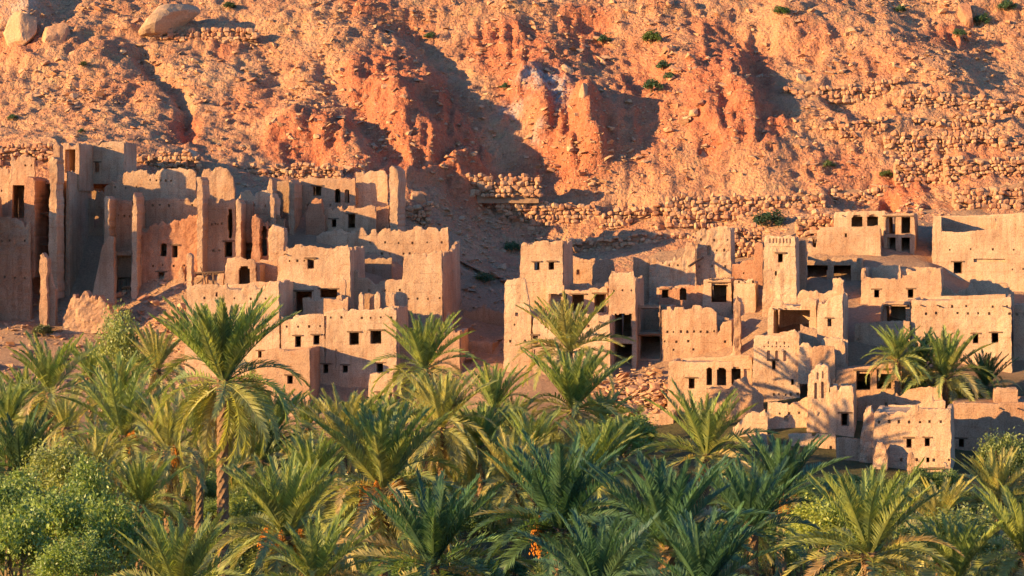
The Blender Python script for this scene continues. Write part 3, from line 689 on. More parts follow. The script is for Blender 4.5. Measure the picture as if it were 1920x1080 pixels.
# ------------------------------------------------------------------ middle cluster
house('tower_house', 'leaning lit corner tower with a broken slanting top, centre', 'tower', 944, 190.3, 997, 11, 4, [(944,530),(948,521),(975,520),(986,522),(990,545),(995,575),(997,583)], roof=590,
      op=[(965,586,971,593)], hol=[(962,966,610,1),(955,985,640,2)], color=SAND, jag=.12, batter=.012)
root, p = house('mud_brick_house', 'crumbling lit facade behind the palms with scattered cracks and small windows, centre', 'house', 997, 189.6, 1145, 11, 6.5,
      [(997,592),(1010,585),(1040,592),(1060,585),(1100,588),(1145,590)], roof=598, op=[(1011,595,1018,607),(997.5,629,1007,645)],
      rec=[(958+40,655,1003,664,.12,'r'),(1010,668,1018,676,.12,'r'),(1024,610,1027,625,.12,'r')], hol=[(1020,1130,612,5)], color=SAND, jag=.12)
house('tower_house', 'upper square tower house with two dark windows, left of centre gap', 'tower', 972, 197.2, 1058, 11, 6, [(972,456),(977,452),(1010,452),(1035,449),(1058,451)], roof=460,
      op=[(1000,491,1011,507),(1029,491,1040,506)], color=TAN, jag=.09, floors=[515])
house('porch_house', 'low flat house with two dark bays and a door, under the upper tower', 'house', 1022, 196.0, 1141, 11, 5, [(1022,536),(1056,534),(1058,542),(1090,545),(1141,530)], roof=546,
      op=[(1027,551,1062,588,'r'),(1072,552,1095,584),(1115,551,1138,586)], color=TAN, jag=.1)
r = ruin('yard_wall', 'shaded roofless yard wall with a niche behind the upper tower', 1105, 530, 205, 'wall')
W(r, 1056, 206, 1152, 11, [(1056,474),(1080,480),(1100,484),(1150,486),(1152,492)], 570, color=PINK, rec=[(1080,505,1086,515,.3,'a')])
root, p = house('open_tower', 'pier-fronted tower with two storeys of open dark bays, centre', 'tower', 1138, 190.2, 1194, 11, 6, [(1138,520),(1143,507),(1180,510),(1190,508),(1194,522)],
      op=[(1151,588,1186,632,'r'),(1151,644,1186,704,'r')], roof=525, floors=[640], color=TAN, jag=.14, hol=[(1150,1185,545,3)])
r = ruin('open_bays', 'black two-storey open bays with a broken floor, right of the pier tower', 1218, 690, 190.5)
p = W(r, 1194, 191, 1240, 11, [(1194,572),(1240,574)], 730, op=[(1198,578,1239,625,'r'),(1199,630,1239,673)], color=BROWN)
roomat(r, p, 1198, 578, 1239, 625, 4, roof=False); roomat(r, p, 1199, 630, 1239, 673, 4)
for k in range(4): bar(r, P3(1196, 578, 191.5+k*.8), P3(1241, 577, 191.5+k*.8), .09)
bar(r, P3(1197, 627, 190.6), P3(1240, 626, 190.6), .11)
house('crenellated_house', 'long wall with worn battlements and rows of putlog holes, centre', 'house', 1239, 190.5, 1373, 11, 4.5,
      [(1239,580),(1262,578),(1264,575),(1280,575),(1282,579),(1296,578),(1298,573),(1315,573),(1318,577),(1330,575),(1344,580),(1346,618),(1356,604),(1373,600)], roof=None,
      hol=[(1250,1340,622,8),(1245,1360,640,6),(1262,1300,655,2)], color=TAN, jag=.08)
r = ruin('stepped_buttress', 'eroded lit stepped buttress of mud at the end of the battlemented wall', 1370, 680, 187)
W(r, 1354, 187.5, 1390, 11, [(1354,672),(1364,660),(1374,652),(1376,560),(1384,552),(1390,562)], 730, th=1.2, jag=.3, amp=.14, color=TAN)
r = ruin('ruined_walls', 'melted ragged walls with a tiny arch behind the battlemented house', 1265, 560, 199)
W(r, 1216, 203, 1306, 10, [(1216,492),(1222,480),(1240,486),(1262,478),(1280,480),(1288,452),(1300,446),(1306,460)], 600, jag=.35, amp=.1, color=SAND, hol=[(1255,1270,497,2)], th=.9)
p = W(r, 1236, 199, 1320, 10, [(1236,536),(1260,538),(1290,536),(1320,530)], 600, op=[(1240,543,1253,559),(1274,540,1287,563,'a')], color=RED, jag=.2)
roomat(r, p, 1240, 543, 1253, 559, 2, pad=.2); roomat(r, p, 1274, 540, 1287, 563, 2, pad=.2)
W(r, 1185, 204, 1220, 10, [(1185,480),(1220,484)], 590, color=PINK)
house('ruined_tower', 'orange windowless ruined tower with a broken pole on its flank, centre', 'tower', 1303, 203.5, 1372, 11, 5, [(1303,432),(1312,427),(1345,424),(1366,423),(1372,428)], roof=None,
      hol=[(1312,1365,450,3),(1345,1360,470,2),(1310,1360,500,3)], rec=[(1325,460,1332,478,.25,'r')], color=SAND, jag=.12, amp=.09, z0=P3(1340,600,203)[2])
r = ruin('broken_pole', 'pale broken timber leaning on the orange ruined tower', 1300, 500, 201, 'pole'); bar(r, P3(1292, 500, 200.5), P3(1318, 482, 203), .12)
root, p = house('mud_brick_house', 'small house with one square black doorway under a twig roof edge, centre', 'house', 1317, 196.3, 1372, 11, 4.5, [(1317,524),(1340,521),(1372,522)],
      op=[(1333,530,1366,567)], roof=528, color=TAN, jag=.06)
for k in range(9): a = P3(1330+k*4.5, 524-k*.2, 196.0); bar(root, a, a+np.array([.05, 1.2, .05]), .05)
house('mud_brick_house', 'lit blank house front with dark base, left of the windowed tower', 'house', 1374, 194.6, 1417, 11, 4, [(1374,526),(1390,522),(1412,521),(1417,530)], roof=530, color=SAND, jag=.1, hol=[(1385,1412,528,3)])
r = ruin('yard_wall', 'reddish yard wall left of the windowed lookout tower', 1400, 540, 199.5, 'wall')
W(r, 1370, 200.5, 1432, 11, [(1370,494),(1390,490),(1414,486),(1416,455),(1424,450),(1432,455)], 620, jag=.14, color=RED, hol=[(1390,1400,513,1)])
house('lookout_tower', 'lit square lookout tower with a single dark window and patterned top, right of centre', 'tower', 1429, 192.6, 1494, 12, 4.5, [(1429,444),(1434,440),(1460,442),(1485,441),(1494,444)],
      op=[(1458,475,1468,492),(1452,508,1456,517,'a')], rec=[(1440+7*k, 447, 1443+7*k, 456, .10, 'a') for k in range(7)]+[(1442, 462, 1484, 464, .06, 'w')], roof=450, color=SAND, jag=.07, amp=.06)
root, p = house('open_room_house', 'house with a wide open-fronted room under sagging rafters, right of centre', 'house', 1439, 185.5, 1532, 12, 5, [(1439,580),(1446,566),(1452,562),(1480,566),(1500,575),(1503,560),(1518,557),(1532,563)],
      op=[(1449,581,1520,626,'r')], roof=574, color=SAND, jag=.12)
for k in range(7): a = P3(1450+k*11, 579, 185.2); bar(root, a, a+np.array([.1, 2.5, .1]), .07)
house('decorated_house', 'house front carved with three blind arches and raised patterns, right of centre', 'house', 1410, 176.6, 1500, 12, 6, [(1410,634),(1412,628),(1450,627),(1476,627),(1480,620),(1492,618),(1500,626)],
      op=[(1447,676,1454,693),(1484,711,1489,722)], rec=[(1437+16*k, 657, 1443+16*k, 677, .22, 'a') for k in range(3)]+[(1438+16*k, 640, 1441+16*k, 646, .12, 'a') for k in range(3)]
      +[(1430+8*k, 648, 1433+8*k, 651, .10, 'w') for k in range(7)], roof=640, hol=[(1450,1495,740,5)], color=SAND, jag=.06, amp=.035)
r = ruin('ruined_walls', 'low lit stub walls with palm shadows right of the carved house front', 1520, 690, 174)
W(r, 1496, 175.5, 1524, 12, [(1496,648),(1505,641),(1518,644),(1524,652)], 720, color=SAND); W(r, 1522, 175, 1566, 12, [(1522,650),(1540,648),(1566,648)], 720, color=PINK)
W(r, 1530, 178.5, 1590, 12, [(1530,634),(1560,632),(1590,637)], 720, color=SAND)
house('arcade_house', 'low house with three round arches and a light corner pillar, right of centre', 'house', 1251, 178.8, 1411, 12, 5, [(1251,678),(1260,675),(1300,680),(1340,676),(1380,678),(1411,672)],
      op=[(1290,709,1302,729),(1324,689,1335,722,'a'),(1344,689,1362,723,'a'),(1372,688,1390,722,'a')], rec=[(1396,692,1408,708,.15,'w')], roof=684, color=TAN, jag=.06)
r = ruin('yard_wall', 'stepped shaded yard wall in front of the arches, right of centre', 1380, 770, 172.5, 'wall')
W(r, 1322, 173.5, 1432, 12, [(1322,728),(1345,722),(1360,722),(1372,724),(1376,712),(1390,708),(1400,706),(1405,720),(1432,740)], 840, color=PINK, jag=.12)
W(r, 1372, 168.5, 1440, 12, [(1372,800),(1390,788),(1410,770),(1436,768),(1440,780)], 880, color=SAND, jag=.15)
W(r, 1436, 169.5, 1522, 12, [(1436,752),(1470,756),(1500,750),(1522,744)], 860, color=SAND, jag=.1, hol=[(1460,1500,775,3)], rec=[(1470,780,1480,790,.2,'r')])
house('mud_brick_shed', 'small blocky lit shed standing among palms at the foot of the rubble', 'shed', 1194, 176.5, 1264, 11, 3.2, [(1194,778),(1230,776),(1264,774)], roof=784, op=[(1206,826,1216,838)], color=TAN, jag=.05)
r = empty('minaret_stub', tuple(P3(1535, 815, 167)), 'eroded square stub tower carved with two slender blind arches', 'tower')
W(r, 1511, 167.5, 1558, 12, [(1511,700),(1516,690),(1530,686),(1550,684),(1556,690),(1558,715)], 850, th=2.0, rec=[(1525,718,1531,748,.3,'a'),(1540,716,1546,747,.3,'a'),(1530,698,1534,712,.12,'a'),(1542,696,1546,710,.12,'a'),(1532,772,1546,780,.08,'a')],
  batter=.03, color=SAND, jag=.14, amp=.06)
r = ruin('retaining_wall', 'long broken lit wall below the carved stub tower', 1530, 880, 161, 'wall')
W(r, 1476, 163.5, 1576, 12, [(1476,815),(1500,812),(1540,814),(1568,813),(1570,840),(1576,855)], 930, color=SAND, hol=[(1500,1560,840,3)], rec=[(1505,842,1512,850,.2,'r')], jag=.08, th=.8)
W(r, 1376, 164.5, 1440, 12, [(1376,822),(1420,815),(1440,812)], 920, color=SAND)

# ------------------------------------------------------------------ right cluster
house('arched_loggia_house', 'lit house with two round arches along its top edge, upper right', 'house', 1562, 210.5, 1662, 12, 4, [(1562,402),(1564,397),(1600,396),(1660,395),(1662,400)],
      op=[(1596,403,1617,425,'a'),(1626,402,1647,424,'a')], roof=400, color=SAND, jag=.05, z0=P3(1600,470,210)[2])
house('mud_brick_house', 'blank pale house wall with a tiny window below the two arches, upper right', 'house', 1512, 206.5, 1652, 12, 3.5, [(1512,445),(1515,455),(1529,455),(1531,426),(1560,424),(1610,426),(1650,421),(1652,430)],
      op=[(1584,437,1588,445)], roof=432, color=TAN, jag=.08)
root, p = house('open_tower', 'open two-storey tower with a central post and dark side wall, upper right', 'tower', 1656, 207.5, 1716, 14, 6, [(1656,403),(1680,399),(1716,400)],
      op=[(1659,406,1679,439),(1690,406,1708,438),(1663,445,1680,498,'r'),(1690,445,1707,498,'r')], roof=402, floors=[441], color=TAN, jag=.05)
house('porch_house', 'shaded low porch house with two black bays below the blank pale wall', 'house', 1494, 199.5, 1616, 12, 5, [(1494,480),(1500,486),(1550,490),(1616,484)],
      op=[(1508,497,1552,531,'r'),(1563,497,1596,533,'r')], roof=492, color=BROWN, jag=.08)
r = ruin('yard_wall', 'dark shaded cross wall right of the lookout tower', 1500, 560, 197, 'wall')
W(r, 1492, 197, 1512, 12, [(1492,452),(1500,450),(1512,452)], 580, th=1.6, color=BROWN, jag=.15)
root, p = house('great_house', 'largest pale banded house filling the right edge, with one square window', 'house', 1746, 204.8, 1990, 14, 8, [(1746,405),(1762,404),(1764,434),(1800,435),(1866,428),(1868,402),(1920,398),(1990,398)],
      op=[(1787,491,1803,513)], hol=[(1780,1900,468,4),(1900,1918,505,2)], rec=[(1825,485,1885,492,.25,'r')], roof=448, color=SAND, jag=.05)
W(root, 1764, 211, 1868, 14, [(1764,406),(1868,404)], 450, color=TAN, jag=.06)
house('mud_brick_house', 'mid-height house with a broken parapet and two small windows, right', 'house', 1613, 193.6, 1766, 14, 5.5,
      [(1613,502),(1618,497),(1622,515),(1634,520),(1690,521),(1692,515),(1712,514),(1718,506),(1740,500),(1748,510),(1756,500),(1766,504)], op=[(1638,543,1648,558),(1702,542,1713,558)], roof=528, color=TAN, jag=.1)
r = ruin('parapet_wall', 'low broken parapet on the roof behind the two-window house', 1660, 515, 197, 'wall')
W(r, 1634, 197.2, 1690, 14, [(1634,500),(1650,498),(1688,497),(1690,505)], 540, th=.4, color=TAN); W(r, 1686, 197, 1722, 14, [(1686,500),(1700,502),(1722,508)], 540, th=.4, color=SAND)
root, p = house('open_shed', 'flat-roofed shed with one wide black opening on the roof terrace, right', 'shed', 1650, 187.6, 1709, 14, 4, [(1650,570),(1680,566),(1709,564)], op=[(1653,571,1707,604,'r')], roof=568, color=TAN, jag=.04)
house('great_house', 'big smooth sunlit house front with two square windows behind the right-hand palms', 'house', 1707, 184.2, 1898, 14, 8, [(1707,562),(1760,563),(1830,560),(1898,557)],
      op=[(1824,626,1835,644),(1860,624,1873,643)], hol=[(1760,1890,575,6),(1735,1895,588,9)], roof=568, color=SAND, jag=.05, amp=.035)
house('mud_brick_house', 'pale house cut by the right picture edge, beside the big smooth front', 'house', 1899, 185.5, 2010, 14, 6, [(1899,574),(1905,570),(2010,570)], roof=580, color=SAND, hol=[(1905,1918,590,2)], jag=.05)
r = ruin('ruined_walls', 'slanting broken wall pieces on the terrace above the big smooth front', 1850, 545, 195)
W(r, 1796, 195.5, 1832, 14, [(1796,545),(1810,540),(1822,530),(1832,550)], 575, color=SAND, jag=.1); W(r, 1818, 197, 1902, 14, [(1818,522),(1840,524),(1870,522),(1888,530),(1902,548)], 575, color=TAN, jag=.12)
W(r, 1766, 195, 1796, 14, [(1766,536),(1785,540),(1796,552)], 575, color=TAN)
house('mud_brick_house', 'narrow lit house with one small dark window and shaded flank, right of centre', 'house', 1530, 182.0, 1582, 14, 5.5, [(1530,566),(1545,562),(1560,556),(1564,552),(1582,552)], op=[(1551,597,1559,612)], roof=570, color=SAND, jag=.1)
fin(root := ruin('chimney_stub', 'thin upright mud stub on the roof of the narrow lit house', 1572, 560, 183, 'pillar'), 1562, 1582, 183.5, 519, 580, .8, 14, TAN)
r = ruin('ruined_walls', 'worn scalloped roof walls between the lookout tower and the narrow house', 1530, 560, 190)
W(r, 1494, 190.5, 1564, 12, [(1494,552),(1504,541),(1530,542),(1545,548),(1564,540)], 600, color=TAN, jag=.15)
W(r, 1500, 178.5, 1532, 12, [(1500,606),(1512,612),(1532,618)], 680, color=TAN)
W(r, 1538, 177, 1585, 14, [(1538,636),(1548,632),(1580,634),(1585,640)], 700, color=SAND, jag=.1)
r = ruin('yard_wall', 'shaded brown wall under the open shed, right', 1650, 680, 184, 'wall')
W(r, 1600, 185.0, 1708, 14, [(1600,606),(1650,603),(1690,600),(1708,602)], 730, color=PINK, jag=.06, hol=[(1606,1612,637,1)])
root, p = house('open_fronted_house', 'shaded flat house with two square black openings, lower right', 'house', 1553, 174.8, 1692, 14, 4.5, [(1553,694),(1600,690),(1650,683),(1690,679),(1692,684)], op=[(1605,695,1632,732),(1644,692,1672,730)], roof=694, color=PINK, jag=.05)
house('mud_brick_house', 'lit cube with a dark doorway beside the carved stub tower', 'house', 1553, 167.0, 1601, 13, 4, [(1553,726),(1570,722),(1598,722),(1601,726)], op=[(1577,775,1592,799)], roof=735, color=SAND, jag=.08)
r = ruin('yard_wall', 'long shaded yard wall with round holes behind the front house, lower right', 1680, 770, 169, 'wall')
W(r, 1606, 170.5, 1768, 14, [(1606,746),(1640,738),(1700,732),(1715,728),(1745,724),(1762,716),(1768,722)], 850, color=PINK, jag=.15, hol=[(1660,1680,757,2)])
house('mud_brick_house', 'front house with a row of putlog holes and two dark windows, lower right', 'house', 1636, 157.4, 1784, 14, 7,
      [(1636,772),(1650,772),(1700,770),(1712,760),(1722,757),(1724,765),(1780,766),(1784,770)], op=[(1699,822,1709,840),(1734,821,1744,837),(1737,858,1743,867)], hol=[(1645,1765,791,7),(1690,1780,862,4)], roof=778, color=SAND, jag=.1, amp=.045)
r = ruin('corner_buttress', 'pale broken corner buttress left of the lower right house', 1626, 830, 157)
W(r, 1612, 158.6, 1640, 14, [(1612,810),(1618,775),(1624,760),(1634,757),(1640,775)], 870, th=1.2, color=SAND, jag=.15, amp=.1)
r = ruin('parapet_wall', 'jagged lit parapet behind the roof of the lower right house', 1745, 755, 161, 'wall')
W(r, 1718, 162.5, 1772, 14, [(1718,768),(1730,752),(1748,732),(1752,748),(1768,747),(1772,752)], 790, color=SAND, jag=.2)
r = ruin('retaining_wall', 'shaded smooth wall with a lit melted patch, bottom right', 1610, 900, 158, 'wall')
W(r, 1566, 159.3, 1640, 14, [(1566,818),(1600,822),(1620,825),(1640,822)], 960, color=PINK, jag=.06); W(r, 1636, 156.2, 1664, 14, [(1636,850),(1644,826),(1654,824),(1662,836),(1664,850)], 930, th=.8, amp=.15, jag=.2, color=SAND)
W(r, 1576, 153.5, 1660, 14, [(1576,916),(1590,908),(1625,910),(1660,906)], 960, color=SAND, jag=.15)
r = ruin('gate_stub', 'thin stub post and beam at the foot of the lower right house', 1740, 880, 153, 'gate')
fin(r, 1702, 1714, 153.5, 847, 920, .5, 14, SAND); fin(r, 1766, 1778, 153.5, 866, 920, .6, 14, SAND); bar(r, P3(1716, 882, 153.4), P3(1772, 878, 153.2), .12)
house('long_wall_house', 'long shaded house wall with one small window running off the right edge', 'house', 1784, 166.0, 2010, 11, 6, [(1784,758),(1800,754),(1850,756),(1920,754),(2010,754)], op=[(1797,823,1807,839)], roof=760, color=PINK, jag=.06)
house('roof_hutch', 'small lit roof box on top of the long shaded wall, right', 'hut', 1863, 167.5, 1909, 11, 2, [(1863,730),(1870,726),(1909,729)], roof=734, color=TAN, z0=P3(1880,765,167)[2], jag=.05)

# ------------------------------------------------------------------ rocks
def rock_mesh(name, seed, n=14, flat=.75, mat=None):
    rr = random.Random(seed); bm = bmesh.new()
    for i in range(n):
        v = Vector((rr.gauss(0, 1), rr.gauss(0, 1), rr.gauss(0, 1))).normalized()*rr.uniform(.8, 1.0); v.z *= flat; bm.verts.new(v*.5)
    r = bmesh.ops.convex_hull(bm, input=bm.verts[:]); 
    for v in [v for v in bm.verts if not v.link_faces]: bm.verts.remove(v)
    me = bpy.data.meshes.new(name); bm.to_mesh(me); bm.free(); me.materials.append(mat or ROCK); return me
def stone_mesh(name, seed):
    """A wall stone: a lumpy block with rounded corners."""
    rr = random.Random(seed); bm = bmesh.new(); bmesh.ops.create_cube(bm, size=1.0)
    bmesh.ops.bevel(bm, geom=bm.edges[:], offset=.24, segments=1, affect='EDGES', profile=.6)
    for v in bm.verts: v.co += Vector((rr.uniform(-.09, .09), rr.uniform(-.09, .09), rr.uniform(-.09, .09)))
    me = bpy.data.meshes.new(name); bm.to_mesh(me); bm.free(); me.materials.append(ROCK); return me
STONES = [stone_mesh('stone', 900+i) for i in range(10)]
ROCKS = [rock_mesh('boulder', 300+i, random.Random(i).choice((8, 9, 11, 12)), random.Random(i).uniform(.5, .85)) for i in range(14)]
def big_rock(seed, mat):
    bm = bmesh.new(); bmesh.ops.create_icosphere(bm, subdivisions=4, radius=.5); rr = random.Random(seed)
    cuts = [(Vector((rr.gauss(0, 1), rr.gauss(0, 1), rr.gauss(0, .8))).normalized(), rr.uniform(.24, .40)) for k in range(14)]
    co = np.array([v.co for v in bm.verts]); 
    for n, dd in cuts:
        nn = np.array(n); e = co @ nn-dd; co = co-np.where(e > 0, e*.93, 0)[:, None]*nn
    co += co*(.10*fbm(co[:, 0]*3, co[:, 1]*3, co[:, 2]*3, seed, 4)+.05*fbm(co[:, 0]*9, co[:, 1]*9, co[:, 2]*9, seed+1, 3))[:, None]
    for v, c in zip(bm.verts, co): v.co = c
    me = bpy.data.meshes.new('boulder'); bm.to_mesh(me); bm.free(); me.materials.append(mat); return me
ROCKS_P = [big_rock(340+i, ROCKPALE) for i in range(4)]; ROCKS_B = [big_rock(360+i, ROCK) for i in range(4)]

WRECT = []
def stone_wall(label, x0, y0, x1, y1, h, sx=9.6, sy=6.6, big=1.0, D=None, gap=0.03, thick=1.4):
    """Dry-stone terrace wall: crest from photo pixel (x0, y0) to (x1, y1), h pixels high, standing in front of the slope behind it."""
    WRECT.append((x0-6, min(y0, y1)-12, x1+6, max(y0, y1)+h+2)); c = []
    for k in np.linspace(0, 1, 9):
        q = hit(x0+(x1-x0)*k, (y0+y1)/2+h*.75+(y1-y0)*(k-.5))
        if q: c.append(q[0].y)
    Dm = (D or float(np.median(c))) ; A = P3(x0, y0, Dm); B = P3(x1, y1, Dm); m = FPX/Dm
    zb = CAMZ-((y0+y1)/2+h-HOR)/FPX*Dm
    root = empty('dry_stone_wall', ((A[0]+B[0])/2, Dm, zb), label, 'wall')
    L = B[0]-A[0]; ox, oy, oz = root.location
    wall(root, (A[0], Dm+.25), (B[0], Dm+.25), [(0, A[2]-.15), (L*.5, (A[2]+B[2])/2-.2), (L, B[2]-.15)], zb-1.2, thick, s=.6, jag=.25, batter=.0, amp=.1, name='earth_core', color=(.36, .19, .105))
    root.children[-1].data.materials[0] = CORE
    z = zb-.5
    while z < max(A[2], B[2]):
        ch = random.uniform(.75, 1.3)*sy/m*big; x = A[0]+random.uniform(-.2, .1)
        while x < B[0]:
            wd = random.uniform(.45, 1.6)*sx/m*big; t = (x+wd/2-A[0])/L; top = A[2]+(B[2]-A[2])*t+random.uniform(-.3, .25)+.45*float(vn(x*.22, Dm, 0, 78))-.1
            if z+ch*.6 < top and random.random() > .03:
                s = random.uniform(.92, 1.12)
                o = link('stone', random.choice(STONES if random.random() < .72 else ROCKS), root, (x+wd/2-ox, random.uniform(-.14, .1)+Dm-oy+.08+.2*float(vn(x*.3, z*.3, 0, 77)), z+ch/2-oz+random.uniform(-.08, .08)),
                         (random.uniform(-.2, .2), random.choice((0, math.pi))+random.uniform(-.3, .3), random.uniform(-.4, .4)), (wd*s*1.08, random.uniform(.5, .75), ch*s*random.uniform(1.0, 1.3)))
            x += wd
        z += ch*.96
    return root
for a in [('long lit dry-stone terrace wall right of the hill gully, above the centre ruins', 1250,366,1545,358,56), ('shaded dry-stone wall at the gully mouth left of the long lit wall', 1128,398,1250,378,40),
          ('broad shaded dry-stone wall in the middle below the clay bluffs', 930,378,1116,381,52), ('small shaded stone wall beside the arched-window ruin', 750,384,802,380,42),
          ('low ragged stone wall behind the upper centre tower', 1062,440,1300,430,34), ('tall shaded stone wall between the orange tower and the lookout tower', 1366,424,1428,426,76),
          ('square stone terrace wall on the upper right slope', 1660,250,1862,246,46), ('narrow stone terrace above the square terrace, right', 1700,216,1862,212,28),
          ('dark stone pen wall high on the right slope', 1776,172,1860,174,38), ('rounded lit stone pen wall with a hole, upper right', 1690,172,1775,168,42),
          ('long broken stone wall on the upper right ridge', 1470,160,1690,150,30), ('short stone wall inside the broken pen, upper right', 1572,222,1652,220,28),
          ('dark recessed stone wall at the right edge above the pale boulder wall', 1772,296,1940,290,50), ('orange stone wall corner left of the dark recessed wall', 1680,300,1766,294,62),
          ('stone wall of large pale boulders at the right edge', 1790,352,1940,336,62), ('lit rubble wall behind the putlog-holed wall, upper left', 236,290,372,286,36),
          ('low rubble wall behind the pier ruin, left', 432,306,640,312,26), ('shaded stone ledge wall under the clay bluffs', 760,332,1010,328,30),
          ('rubble retaining wall under the hill path, upper left', 210,68,480,50,26), ('small stone terrace on the far right edge of the slope', 1862,184,1940,186,40),
          ('low stone terrace at the right edge above the recessed wall', 1876,256,1940,258,30), ('rough red rubble wall at the top left behind the ruins', -20,268,100,264,56),
          ('low stone wall left of the lookout tower', 1494,412,1560,400,46), ('stone wall above the arched loggia, right', 1560,352,1680,348,26)]:
    big = 1.25 if 'boulders' in a[0] else (.95 if 'pen' in a[0] else 1.0)
    stone_wall(*a, big=big)

def rot(): return (random.uniform(-.5, .5), random.uniform(-.5, .5), random.uniform(0, 6.28))
# the great boulders that can be told apart
for lab, px, py, wd, hh, pal in [('huge pale slab boulder perched at the top left of the hill', 312, 20, 130, 62, 1), ('rounded big boulder at the top right corner', 1812, 14, 46, 50, 0),
        ('pale rock outcrop in the top left corner', 36, 34, 100, 80, 0), ('blocky boulder on the crest of the pale bluff', 1062, 124, 34, 26, 0), ('pointed standing rock beside the pale bluff', 1094, 162, 24, 40, 0),
        ('lone lit boulder on the middle terrace', 1043, 374, 14, 12, 1), ('orange boulder right of the bright hill shrub', 1255, 88, 32, 26, 0), ('big round boulder above the rubble wall, left', 358, 286, 36, 20, 1),
        ('square block standing on the upper right ridge', 1500, 140, 26, 26, 1), ('large red boulder at the foot of the bluffs near the arched-window ruin', 785, 362, 42, 34, 0),
        ('tall stacked boulder on the left hill rib', 102, 50, 60, 70, 0), ('white boulder under the red cliff, right', 1318, 284, 22, 26, 1)]:
    q = hit(px, py+hh*.3)
    if not q: continue
    m = FPX/q[0].y
    o = link('boulder', ROCKS_P[len(lab) % 4] if pal else ROCKS_B[len(lab) % 4], None, q[0]+Vector((0, .05*wd/m, -.04*hh/m)), rot(), (wd/m*1.05, wd/m*.9, hh/m*1.3)); tag(o, lab, 'boulder')
# 290 more that show largest, then the scree
cand = []
def rock_density(px, py):
    d = .5+.5*float(vn(px*.018, py*.022, 3, 40)); 
    return d
tries = 0
while len(cand) < 17000 and tries < 60000:
    tries += 1
    px, py = random.uniform(-30, 1950), random.uniform(-30, 470)
    if random.random() > .18+.95*rock_density(px, py)**2: continue
    if any(x0 < px < x1 and y0 < py < y1 for x0, y0, x1, y1 in WRECT) and random.random() < .85: continue
    q = hit(px, py, HBVH)
    if q is None: continue
    s = min(19, 2.5*random.random()**-.5)*(.8+.5*rock_density(px+500, py)); cand.append((s, px, py, q[0], q[1]))
for k in range(4200):                       # the bare slope under the left ruins and the rubble heaps
    z = random.random()
    if z < .38: px, py = random.uniform(-20, 350), random.uniform(560, 740)
    elif z < .62: px, py = random.uniform(840, 985), random.uniform(400, 680)
    elif z < .82: px, py = random.gauss(1195, 32), random.gauss(752, 22)
    else: px, py = random.uniform(210, 350), random.uniform(515, 640)
    q = hit(px, py)
    if q is None: continue
    heap = z >= .62 and z < .82
    cand.append((min(26, (6.5 if heap else 3.2)*random.random()**-.5), px, py, q[0]+Vector((0, 0, random.uniform(0, .9) if heap else 0)), q[1]))
cand.sort(key=lambda c: -c[0])
BL = {0: 'weathered orange boulder lying on the rocky hillside', 1: 'angular block of fallen rubble near the ruins'}
for c in cand[:290]:
    s, px, py, p, n = c; m = FPX/p.y; k = 1 if py > 470 else 0
    o = link('boulder' if not k else 'rubble_block', random.choice(ROCKS), None, p+n*(.05*s/m), rot(), (s/m*random.uniform(.9, 1.5), s/m*random.uniform(.8, 1.2), s/m*random.uniform(.6, 1.0)))
    tag(o, BL[k], 'boulder', 'loose boulders on the hillside' if not k else 'rubble blocks around the ruins')
tmpl = []
for me in ROCKS:
    co = np.empty(len(me.vertices)*3); me.vertices.foreach_get('co', co); tmpl.append((co.reshape(-1, 3), np.array([list(p.vertices) for p in me.polygons])))
VV, FF, off = [], [], 0
for s, px, py, p, n in cand[290:]:
    V, F = random.choice(tmpl); m = FPX/p.y; S = np.array([s/m*random.uniform(.9, 1.4), s/m*random.uniform(.8, 1.2), s/m*random.uniform(.5, .9)])
    M = np.array(Euler(rot()).to_matrix()); VV.append((V*S) @ M.T + np.array(p) + np.array(n)*(.03*s/m)); FF.append(F+off); off += len(V)
me = fast_mesh('scree', np.concatenate(VV), np.concatenate(FF), ROCK, False)
tag(link('scree', me), 'loose small stones and scree covering the hillside', 'scree', kind='stuff')

